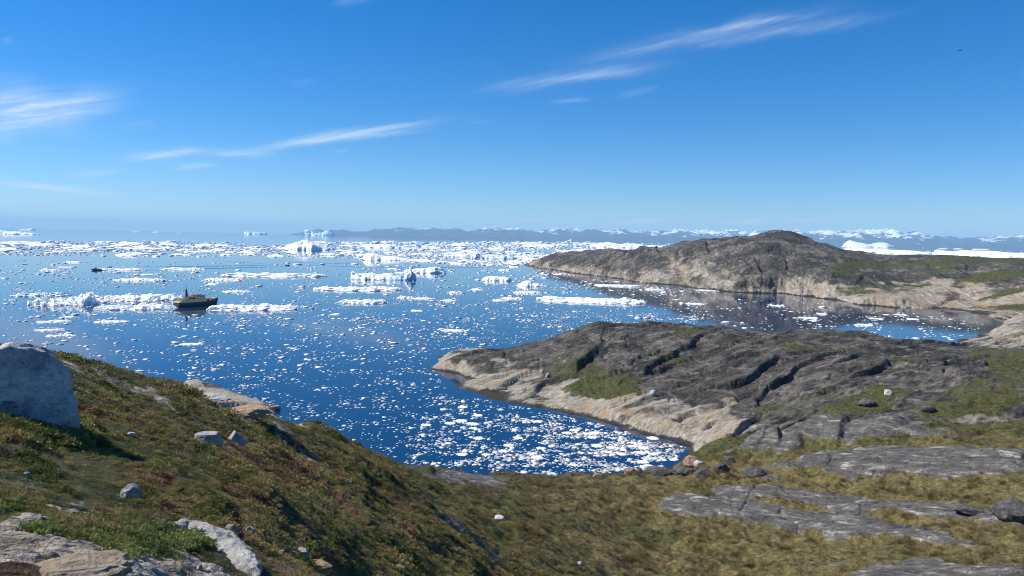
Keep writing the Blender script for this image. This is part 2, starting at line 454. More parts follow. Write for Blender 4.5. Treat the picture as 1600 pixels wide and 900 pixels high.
# bleached rock along the water
zl = 3.6 * (1 - far_w) + 10.0 * far_w
zn = Z1 + (fbm(X / (16 + 30 * far_w), Y / (16 + 30 * far_w), 4, 800, .6) * 2.6) * (1 + 1.8 * far_w)
pale = 1 - sstep(zl * .45, zl * 1.5, zn)
dsc = np.clip(R / 220, .5, 3)
pale = pale * (1 - .42 * far_w * (1 - .6 * sstep(.18, .4, AG))) * sstep(34, 16, SD / dsc + 6 * jn) * np.clip(near_w + far_w + sstep(0, .4, -AG - .22) * sstep(120, 160, R), 0, 1)
for pts, k in [([(1280, 458), (1360, 452), (1440, 444), (1520, 447), (1500, 460), (1440, 474), (1390, 478), (1330, 472)], .95),
               ([(1480, 482), (1520, 470), (1640, 450), (1640, 510), (1570, 500)], .9),
               ([(1495, 536), (1545, 520), (1640, 515), (1640, 540), (1560, 542)], .9),
               ([(1000, 620), (1060, 625), (1150, 640), (1190, 655), (1120, 690), (1060, 690), (990, 665)], .8),
               ([(1040, 405), (1100, 405), (1100, 440), (1040, 432)], .55),
               ([(1150, 440), (1300, 448), (1280, 462), (1150, 456)], .8),
               ([(1410, 640), (1480, 650), (1600, 640), (1600, 660), (1480, 668)], .55)]:
    pale = np.maximum(pale, k * patch(pts, .02, jit=1.8))
red = sstep(.05, .5, fbm(X / 9, Y / 9, 3, 900)) * fore * sstep(90, 40, R)
dry = fore * sstep(.02, .3, AG + .12 + .25 * fbm(X / 20, Y / 20, 3, 910)) * sstep(30, 70, R)


# ------------------------------------------------------------------ materials
class NT:
    def __init__(s, name):
        s.m = bpy.data.materials.new(name); s.m.use_nodes = True
        s.t = s.m.node_tree; s.b = s.t.nodes['Principled BSDF']

    def n(s, typ, **kw):
        x = s.t.nodes.new(typ)
        for k, v in kw.items():
            if k.startswith('_'): setattr(x, k[1:], v)
            else:
                key = int(k[1:]) if k[0] == 'i' and k[1:].isdigit() else k.replace('__', ' ')
                s.put(x.inputs[key], v)
        return x

    def put(s, sock, v):
        if isinstance(v, bpy.types.NodeSocket): s.t.links.new(v, sock)
        elif v is not None: sock.default_value = v

    def noise(s, vec, scale, detail=4, rough=.55, dist=0):
        x = s.n('ShaderNodeTexNoise', Scale=scale, Detail=detail, Roughness=rough, Distortion=dist)
        s.put(x.inputs['Vector'], vec); return x.outputs['Fac']

    def ramp(s, f, stops):
        x = s.n('ShaderNodeValToRGB', Fac=f); cr = x.color_ramp
        while len(cr.elements) < len(stops): cr.elements.new(.5)
        for e, (p, c) in zip(cr.elements, stops):
            e.position = p; e.color = (*c, 1) if len(c) == 3 else c
        return x.outputs['Color']

    def mix(s, f, a, b, mode='MIX'):
        x = s.n('ShaderNodeMix', _data_type='RGBA', _blend_type=mode)
        for k, v in ((0, f), (6, a), (7, b)):
            if isinstance(v, tuple) and len(v) == 3: v = (*v, 1)
            s.put(x.inputs[k], v)
        return x.outputs[2]

    def math(s, op, a, b=None, c=None, clamp=False):
        x = s.n('ShaderNodeMath', _operation=op, _use_clamp=clamp)
        for i, v in enumerate((a, b, c)):
            if v is not None: s.put(x.inputs[i], v)
        return x.outputs[0]

    def smooth(s, f, a, b):
        x = s.n('ShaderNodeMapRange', _interpolation_type='SMOOTHSTEP', Value=f)
        x.inputs[1].default_value = a; x.inputs[2].default_value = b
        return x.outputs[0]

    def attr(s, name):
        return s.n('ShaderNodeAttribute', _attribute_name=name).outputs['Fac']

    def pos(s):
        return s.n('ShaderNodeNewGeometry').outputs['Position']

    def scaled(s, vec, sc, rot=(0, 0, 0)):
        x = s.n('ShaderNodeMapping', Vector=vec); x.inputs['Scale'].default_value = sc; x.inputs['Rotation'].default_value = rot
        return x.outputs[0]

    def bump(s, h, dist, strength=1, nrm=None):
        x = s.n('ShaderNodeBump', Height=h, Distance=dist, Strength=strength)
        if nrm: s.put(x.inputs['Normal'], nrm)
        return x.outputs[0]

    def out(s, col=None, rough=None, nrm=None, **kw):
        if col is not None:
            s.put(s.b.inputs['Base Color'], (*col, 1) if isinstance(col, tuple) and len(col) == 3 else col)
        if rough is not None: s.put(s.b.inputs['Roughness'], rough)
        if nrm is not None: s.put(s.b.inputs['Normal'], nrm)
        for k, v in kw.items(): s.put(s.b.inputs[k.replace('__', ' ')], v)
        return s.m


def plain(name, col, rough=.5, var=.15, scale=3, **kw):
    t = NT(name); p = t.n('ShaderNodeTexCoord').outputs['Object']
    f = t.noise(p, scale, 5)
    c = t.ramp(f, [(.3, tuple(x * (1 - var) for x in col)), (.7, tuple(min(1, x * (1 + var)) for x in col))])
    return t.out(c, rough, t.bump(t.noise(p, scale * 6, 4), .01, .4), **kw)


def terrain_mat(k):
    """k = size of the rock texture in metres (1 near, larger for the far headland)"""
    t = NT('tundra_rock'); p = t.pos()
    fol = t.scaled(p, (1 / k, 1 / k, 1 / k))
    # foliation coordinates: stretched along strike
    f2 = t.scaled(t.scaled(fol, (1, 1, 1), (0, 0, math.radians(53 if k < 2 else 6))), (1, .22, 1))
    n1 = t.noise(f2, .22, 7, .62, .4); n2 = t.noise(f2, 1.3, 6, .65); n3 = t.noise(fol, 5.0, 5, .7); big = t.noise(fol, .05, 4, .55)
    dark = t.ramp(n2, [(.30, (.010, .0096, .0090)), (.46, (.024, .0225, .020)), (.6, (.052, .048, .042)), (.74, (.15, .138, .12))])
    md_ = t.noise(fol, .11, 6, .7, .6)
    dark = t.mix(t.math('MULTIPLY', t.smooth(md_, .44, .62), .85), dark, t.ramp(n2, [(.3, (.036, .032, .027)), (.5, (.125, .111, .092)), (.68, (.28, .252, .212))]))
    dark = t.mix(t.math('MULTIPLY', t.smooth(n1, .5, .7), .8), dark, t.ramp(n3, [(.3, (.045, .040, .035)), (.7, (.155, .138, .115))]))
    dark = t.mix(t.smooth(t.noise(fol, .35, 5, .7), .60, .72), dark, (.085, .075, .04))
    pal = t.ramp(n2, [(.25, (.085, .077, .062)), (.43, (.21, .185, .147)), (.6, (.34, .31, .255)), (.76, (.50, .47, .41))])
    pal = t.mix(t.math('MULTIPLY', t.smooth(t.noise(f2, .35, 4, .6), .48, .66), .75), pal, t.ramp(n3, [(.3, (.23, .135, .062)), (.7, (.37, .25, .135))]))
    pal = t.mix(t.math('MULTIPLY', t.smooth(t.noise(f2, .6, 6, .7), .56, .66), .7), pal, (.10, .095, .09))
    pa = t.math('ADD', t.attr('pale'), t.math('MULTIPLY', t.math('SUBTRACT', n1, .5), 1.6))
    rockc = t.mix(t.smooth(pa, .25, .80), dark, pal)
    # wet dark line just above the water
    z = t.n('ShaderNodeSeparateXYZ', Vector=p).outputs['Z']
    zz = t.math('ADD', z, t.math('ADD', t.math('MULTIPLY', t.math('SUBTRACT', n2, .5), 1.3 * k), t.math('MULTIPLY', t.math('SUBTRACT', t.noise(fol, .09, 4, .6), .5), 2.2 * k)))
    rockc = t.mix(t.smooth(zz, .75 * k ** .6, .25 * k ** .6), rockc, (.035, .030, .022))
    # slabs in the valley: speckled grey with lichen streaks
    sv = t.scaled(t.scaled(p, (1, 1, 1), (0, 0, math.radians(46))), (.22, .75, 1))
    s1 = t.noise(sv, 1.0, 8, .72); s2 = t.noise(p, 3.5, 6, .8)
    slabc = t.ramp(s1, [(.34, (.032, .030, .028)), (.50, (.080, .075, .068)), (.58, (.150, .140, .125)), (.68, (.48, .44, .38))])
    slabc = t.mix(t.math('MULTIPLY', t.smooth(s2, .54, .64), .65), slabc, (.29, .27, .238))
    rockc = t.mix(t.smooth(t.math('ADD', t.attr('slab'), t.math('MULTIPLY', t.math('SUBTRACT', s1, .5), .6)), .3, .6), rockc, slabc)
    # bare ground of the hillside
    d1 = t.noise(p, 2.2, 8, .72); d2 = t.noise(p, 14, 6, .7)
    dirtc = t.ramp(d1, [(.28, (.08, .065, .05)), (.43, (.24, .20, .155)), (.58, (.42, .365, .295)), (.72, (.58, .53, .45))])
    dirtc = t.mix(t.smooth(d2, .5, .72), dirtc, (.33, .29, .25))
    rockc = t.mix(t.smooth(t.math('ADD', t.attr('dirt'), t.math('MULTIPLY', t.math('SUBTRACT', d1, .5), .8)), .35, .6), rockc, dirtc)
    # plants
    g1 = t.noise(p, .45 / k, 7, .7); g2 = t.noise(p, 1.6 / k, 8, .78); g3 = t.noise(p, .16 / k, 4, .6)
    grn = t.ramp(g2, [(.32, (.010, .012, .004)), (.47, (.042, .046, .012)), (.6, (.092, .094, .027)), (.74, (.16, .15, .055))])
    brn = t.ramp(g2, [(.3, (.028, .014, .007)), (.55, (.085, .048, .020)), (.75, (.15, .09, .045))])
    straw = t.ramp(g2, [(.34, (.026, .023, .008)), (.48, (.110, .086, .029)), (.6, (.21, .160, .066)), (.72, (.32, .25, .125))])
    gv = t.mix(t.smooth(t.math('ADD', t.attr('red'), t.math('SUBTRACT', g1, .5)), .45, .75), grn, brn)
    gv = t.mix(t.math('MULTIPLY', t.smooth(t.math('ADD', t.attr('dry'), t.math('MULTIPLY', t.math('SUBTRACT', g1, .5), 1.8)), .35, .9), .85), gv, straw)
    gv = t.mix(t.math('MULTIPLY', t.smooth(g3, .52, .66), .5), gv, t.ramp(g2, [(.3, (.02, .026, .006)), (.7, (.075, .085, .022))]))
    vg = t.math('ADD', t.attr('veg'), t.math('ADD', t.math('MULTIPLY', t.math('SUBTRACT', g2, .5), .9), t.math('MULTIPLY', t.math('SUBTRACT', n2, .5), .7)))
    vf = t.smooth(vg, .38, .58)
    colr = t.mix(vf, rockc, gv)
    hgt = t.math('ADD', t.math('MULTIPLY', n1, 1.6), t.math('ADD', t.math('MULTIPLY', n2, .55), t.math('MULTIPLY', n3, .16)))
    nr = t.bump(hgt, .9 * k, .75)
    nr2 = t.bump(t.math('ADD', t.math('MULTIPLY', s1, .5), t.math('ADD', t.math('MULTIPLY', s2, .3), t.math('MULTIPLY', d2, .15))), .25, .6, nr)
    nv = t.bump(t.math('ADD', t.math('MULTIPLY', g1, .8), t.math('MULTIPLY', g2, .5)), .5 * k, .9)
    mx = t.n('ShaderNodeMix', _data_type='VECTOR'); t.put(mx.inputs[0], vf); t.put(mx.inputs[4], nr2); t.put(mx.inputs[5], nv)
    return t.out(colr, .9, mx.outputs[1], Specular__IOR__Level=.25)


MAT_T1 = terrain_mat(1.0)
MAT_T2 = terrain_mat(2.6)


# ------------------------------------------------------------------ terrain meshes
def grid_mesh(name, mask, mat):
    """the quads of the terrain grid selected by mask (NV-1, NU-1)"""
    jj, ii = np.where(mask)
    v00 = jj * NU + ii; quads = np.stack([v00, v00 + 1, v00 + NU + 1, v00 + NU], 1)
    used, inv = np.unique(quads.ravel(), return_inverse=True)
    co = np.stack([X.ravel()[used], Y.ravel()[used], Z1.ravel()[used]], 1).astype(np.float32)
    me = bpy.data.meshes.new(name)
    me.vertices.add(len(used)); me.vertices.foreach_set('co', co.ravel())
    nf = len(quads)
    me.loops.add(nf * 4); me.loops.foreach_set('vertex_index', inv.astype(np.int32).ravel())
    me.polygons.add(nf); me.polygons.foreach_set('loop_start', np.arange(0, nf * 4, 4, dtype=np.int32))
    me.polygons.foreach_set('use_smooth', np.ones(nf, bool))
    for an, F in (('veg', veg), ('pale', pale), ('slab', slabm), ('dirt', dirt), ('red', red), ('dry', dry)):
        at = me.attributes.new(an, 'FLOAT', 'POINT'); at.data.foreach_set('value', F.ravel()[used].astype(np.float32))
    me.materials.append(mat); me.update(calc_edges=True)
    o = bpy.data.objects.new(name, me); COL.objects.link(o)
    return tag(o, kind='structure')


def quadmax(F): return np.maximum(np.maximum(F[:-1, :-1], F[1:, :-1]), np.maximum(F[:-1, 1:], F[1:, 1:]))


land = quadmax(Z1) > -1.2
Rq = R[:-1, :-1]; Aq = AG[:-1, :-1]
is_far = Rq > 440
is_head = (~is_far) & (Rq > 158) & (Aq > -.14)
grid_mesh('hillside', land & ~is_far & ~is_head, MAT_T1)
grid_mesh('rocky_headland', land & is_head, MAT_T1)
grid_mesh('far_headland', land & is_far, MAT_T2)

# ------------------------------------------------------------------ sea
tw = NT('sea_water'); p = tw.pos()
w1 = tw.noise(tw.scaled(p, (.35, .9, 1)), 1.0, 3, .5); w2 = tw.noise(tw.scaled(p, (.012, .03, 1), (0, 0, .2)), 1.0, 4, .6)
streak = tw.noise(tw.scaled(p, (.0016, .009, 1), (0, 0, -.1)), 1.0, 4, .55)
ypos = tw.n('ShaderNodeSeparateXYZ', Vector=p).outputs['Y']
farw = tw.math('MULTIPLY', tw.smooth(ypos, 1900, 2600), .35)
cw = tw.ramp(streak, [(.35, (.0015, .017, .055)), (.7, (.003, .028, .075))])
bs = tw.math('MULTIPLY', tw.smooth(w2, .35, .7), .10)
bn = tw.n('ShaderNodeBump', Height=w1, Distance=.12); tw.put(bn.inputs['Strength'], tw.math('ADD', farw, tw.math('ADD', bs, .025)))
MAT_W = tw.out(cw, .045, bn.outputs[0], IOR=1.333)
me = bpy.data.meshes.new('sea')
me.from_pydata([(-42000, -3000, 0), (42000, -3000, 0), (42000, 52000, 0), (-42000, 52000, 0)], [], [(0, 1, 2, 3)])
me.materials.append(MAT_W)
so = bpy.data.objects.new('sea', me); COL.objects.link(so); tag(so, kind='structure')

# ------------------------------------------------------------------ far mountains
tm = NT('mountain_snow'); p = tm.pos()
z = tm.n('ShaderNodeSeparateXYZ', Vector=p).outputs['Z']
mn = tm.noise(tm.scaled(p, (1, 1, 3)), .0012, 6, .65); mn2 = tm.noise(p, .0035, 5, .7)
sn = tm.math('ADD', tm.math('MULTIPLY', z, .0010), tm.math('ADD', tm.math('MULTIPLY', mn, 1.5), tm.math('MULTIPLY', mn2, .8)))
mc = tm.mix(tm.smooth(sn, 1.50, 1.64), (.035, .036, .04), (.82, .85, .88))
MAT_M = tm.out(mc, .9)


def ridge_mesh(name, px0, px1, r0, r1, hfun, nc, nr, mat, seed):
    a = np.linspace(col_az(px0), col_az(px1), nc)[None]; q = np.linspace(0, 1, nr)[:, None]
    rr = r0 + (r1 - r0) * q + 0 * a
    x = rr * np.sin(a); y = rr * np.cos(a)
    zz = hfun(a, q, x, y)
    v = np.stack([x, y, zz], -1).reshape(-1, 3)
    f = [(j * nc + i, j * nc + i + 1, (j + 1) * nc + i + 1, (j + 1) * nc + i) for j in range(nr - 1) for i in range(nc - 1)]
    me = bpy.data.meshes.new(name); me.from_pydata(v.tolist(), [], f); me.materials.append(mat)
    me.polygons.foreach_set('use_smooth', np.ones(len(f), bool))
    o = bpy.data.objects.new(name, me); COL.objects.link(o); return tag(o, kind='structure')


def mh(a, q, x, y):
    pxs = 800 + np.tan(a) * FPX
    env = np.interp(pxs, [440, 500, 560, 640, 760, 860, 930, 1000, 1100, 1250, 1320, 1420, 1460, 1500, 1560, 1640, 2000],
                    [-20, 170, 140, 270, 290, 290, 360, 330, 350, 390, 410, 390, 310, 240, 310, 360, 360])
    rid = 1.25 * env * (.75 + .42 * ridged(x / 1250, y / 2800, 4, 31)) * np.clip(q / .55, 0, 1) ** .8 * np.clip((1.05 - q) / .4, 0, 1)
    return rid - 8 + 70 * fbm(x / 700, y / 900, 4, 35) * np.clip(q * 4, 0, 1) * np.clip(env / 200, 0, 1)


ridge_mesh('mountains', 440, 1950, 24000, 34000, mh, 620, 44, MAT_M, 1)
tsn = NT('ice_cap'); MAT_CAP = tsn.out((.85, .87, .9), .8)


def ch(a, q, x, y):
    pxs = 800 + np.tan(a) * FPX
    env = np.interp(pxs, [560, 640, 760, 900, 1000, 1150, 1300, 1420, 1500, 1700, 2000], [-60, 340, 400, 400, 400, 400, 390, 280, -60, -60, -60])
    return (env + 40 * fbm(x / 6000, y / 6000, 2, 51)) * np.clip(q * 2, 0, 1) - 10


ridge_mesh('ice_cap', 540, 1750, 38000, 44000, ch, 200, 10, MAT_CAP, 2)

# ------------------------------------------------------------------ ice
ti = NT('glacier_ice'); oc = ti.n('ShaderNodeTexCoord').outputs['Object']
pi_ = ti.pos()
i1 = ti.noise(pi_, .35, 6, .6); i2 = ti.noise(pi_, 1.8, 5, .65)
ci = ti.ramp(i1, [(.30, (.62, .75, .82)), (.42, (.84, .88, .90)), (.6, (.91, .915, .92))])
ci = ti.mix(ti.math('MULTIPLY', ti.smooth(ti.noise(pi_, .16, 5, .7), .63, .76), .4), ci, (.34, .33, .32))
MAT_ICE = ti.out(ci, .45, ti.bump(ti.math('ADD', i1, ti.math('MULTIPLY', i2, .5)), .4, .4), Specular__IOR__Level=.3, Subsurface__Weight=.6, Subsurface__Radius=(1.0, 1.15, 1.25), Subsurface__Scale=1.6)
tb = NT('blue_ice'); pb = tb.pos()
cb = tb.ramp(tb.noise(tb.scaled(pb, (1, 1, 2.2)), .05, 6, .6), [(.35, (.36, .55, .68)), (.55, (.66, .78, .85)), (.7, (.86, .89, .91))])
MAT_BLUE = tb.out(cb, .4, tb.bump(tb.noise(pb, .12, 5, .6), 2, .6))


def mesh_obj(name, verts, faces, mat, smooth=False):
    me = bpy.data.meshes.new(name); me.from_pydata(verts, [], faces); me.materials.append(mat)
    if smooth: me.polygons.foreach_set('use_smooth', np.ones(len(faces), bool))
    o = bpy.data.objects.new(name, me); COL.objects.link(o); return o


def berg_mesh(name, prof, depth, seed, nx=56, ny=32, rough=.06, pw=2.2, mat=MAT_ICE, steep=1.0, lean=0):
    """unit ice body: x in [-1,1], depth in units of half width; prof = list of (x, height)"""
    pw = min(pw, 2.4)
    px_ = [p[0] for p in prof]; ph = [p[1] for p in prof]
    s = np.linspace(-1, 1, nx)[None] + np.zeros((ny, 1)); q = np.linspace(-1, 1, ny)[:, None] + 0 * s
    edge = np.sqrt(np.clip(1 - np.abs(s) ** 2.6, 0, 1)) * (1 + .28 * pn(s * 2.3 + seed, q * 0 + np.sign(q) * 3, seed) + .12 * fbm(s * 5 + seed, q * 0 + np.sign(q) * 3 + .37, 3, seed + 2, .6))
    x = s * (1 + .05 * pn(q * 3, s * 0 + seed, seed + 3)); y = q * (depth * (edge * .93 + .07))
    y = y + depth * min(.16, rough * 1.7) * fbm(s * 6 + seed, q * 3 + 4, 3, seed + 31, .6); x = x + min(.05, rough * .5) * fbm(s * 5 + 7, q * 4 + seed, 3, seed + 33)
    hp = np.interp(s + .12 * pn(q * 1.7 + 9, s * 2 + seed, seed + 5), px_, ph)
    cross = np.clip(1 - np.abs(q) ** pw, 0, 1) ** steep
    hh = hp * cross * (1 + lean * q)
    mh_ = max(ph)
    z = hh + mh_ * rough * (2.2 * fbm(s * 3.2 + seed, q * 3.6, 4, seed + 7, .6) + .6 * ridged(s * 3.4 + q * 2, q * 4 - s * 2 + seed, 2, seed + 11)) * np.clip(cross * 2, 0, 1)
    brd = (np.abs(s) > .999) | (np.abs(q) > .999)
    z = np.where(brd, -.12 * mh_ - .02, np.maximum(z, .01 * mh_))
    v = np.stack([x, y, z], -1).reshape(-1, 3)
    f = [(j * nx + i, j * nx + i + 1, (j + 1) * nx + i + 1, (j + 1) * nx + i) for j in range(ny - 1) for i in range(nx - 1)]
    me = bpy.data.meshes.new(name); me.from_pydata(v.tolist(), [], f); me.materials.append(mat)
    me.polygons.foreach_set('use_smooth', np.ones(len(f), bool)); return me


def place_ice(name, me, px, py, wpx, hscale, label, cat, group=None, dscale=1.0, rot=0):
    """floating at the sea point seen there, wpx wide as seen from the hill"""
    x, y = sea(px, py); r = math.hypot(x, y)
    if r > 18000 or y < 0:
        a_ = ray(px, 400)[0]; r = 18000.0; x, y = r * math.sin(a_), r * math.cos(a_)
    o = bpy.data.objects.new(name, me); COL.objects.link(o)
    w = wpx / FPX * r * .5
    o.location = (x, y, 0); o.rotation_euler = (0, 0, -math.atan2(x, y) + rot)
    o.scale = (w, w * dscale, w * hscale)
    return tag(o, label, cat, group)


rough_p = lambda h, k, sd: [(-1, 0.02)] + [(-1 + 2 * (i + 1) / (k + 1), h * (.55 + .6 * random.Random(sd * 97 + i).random())) for i in range(k)] + [(1, .02)]
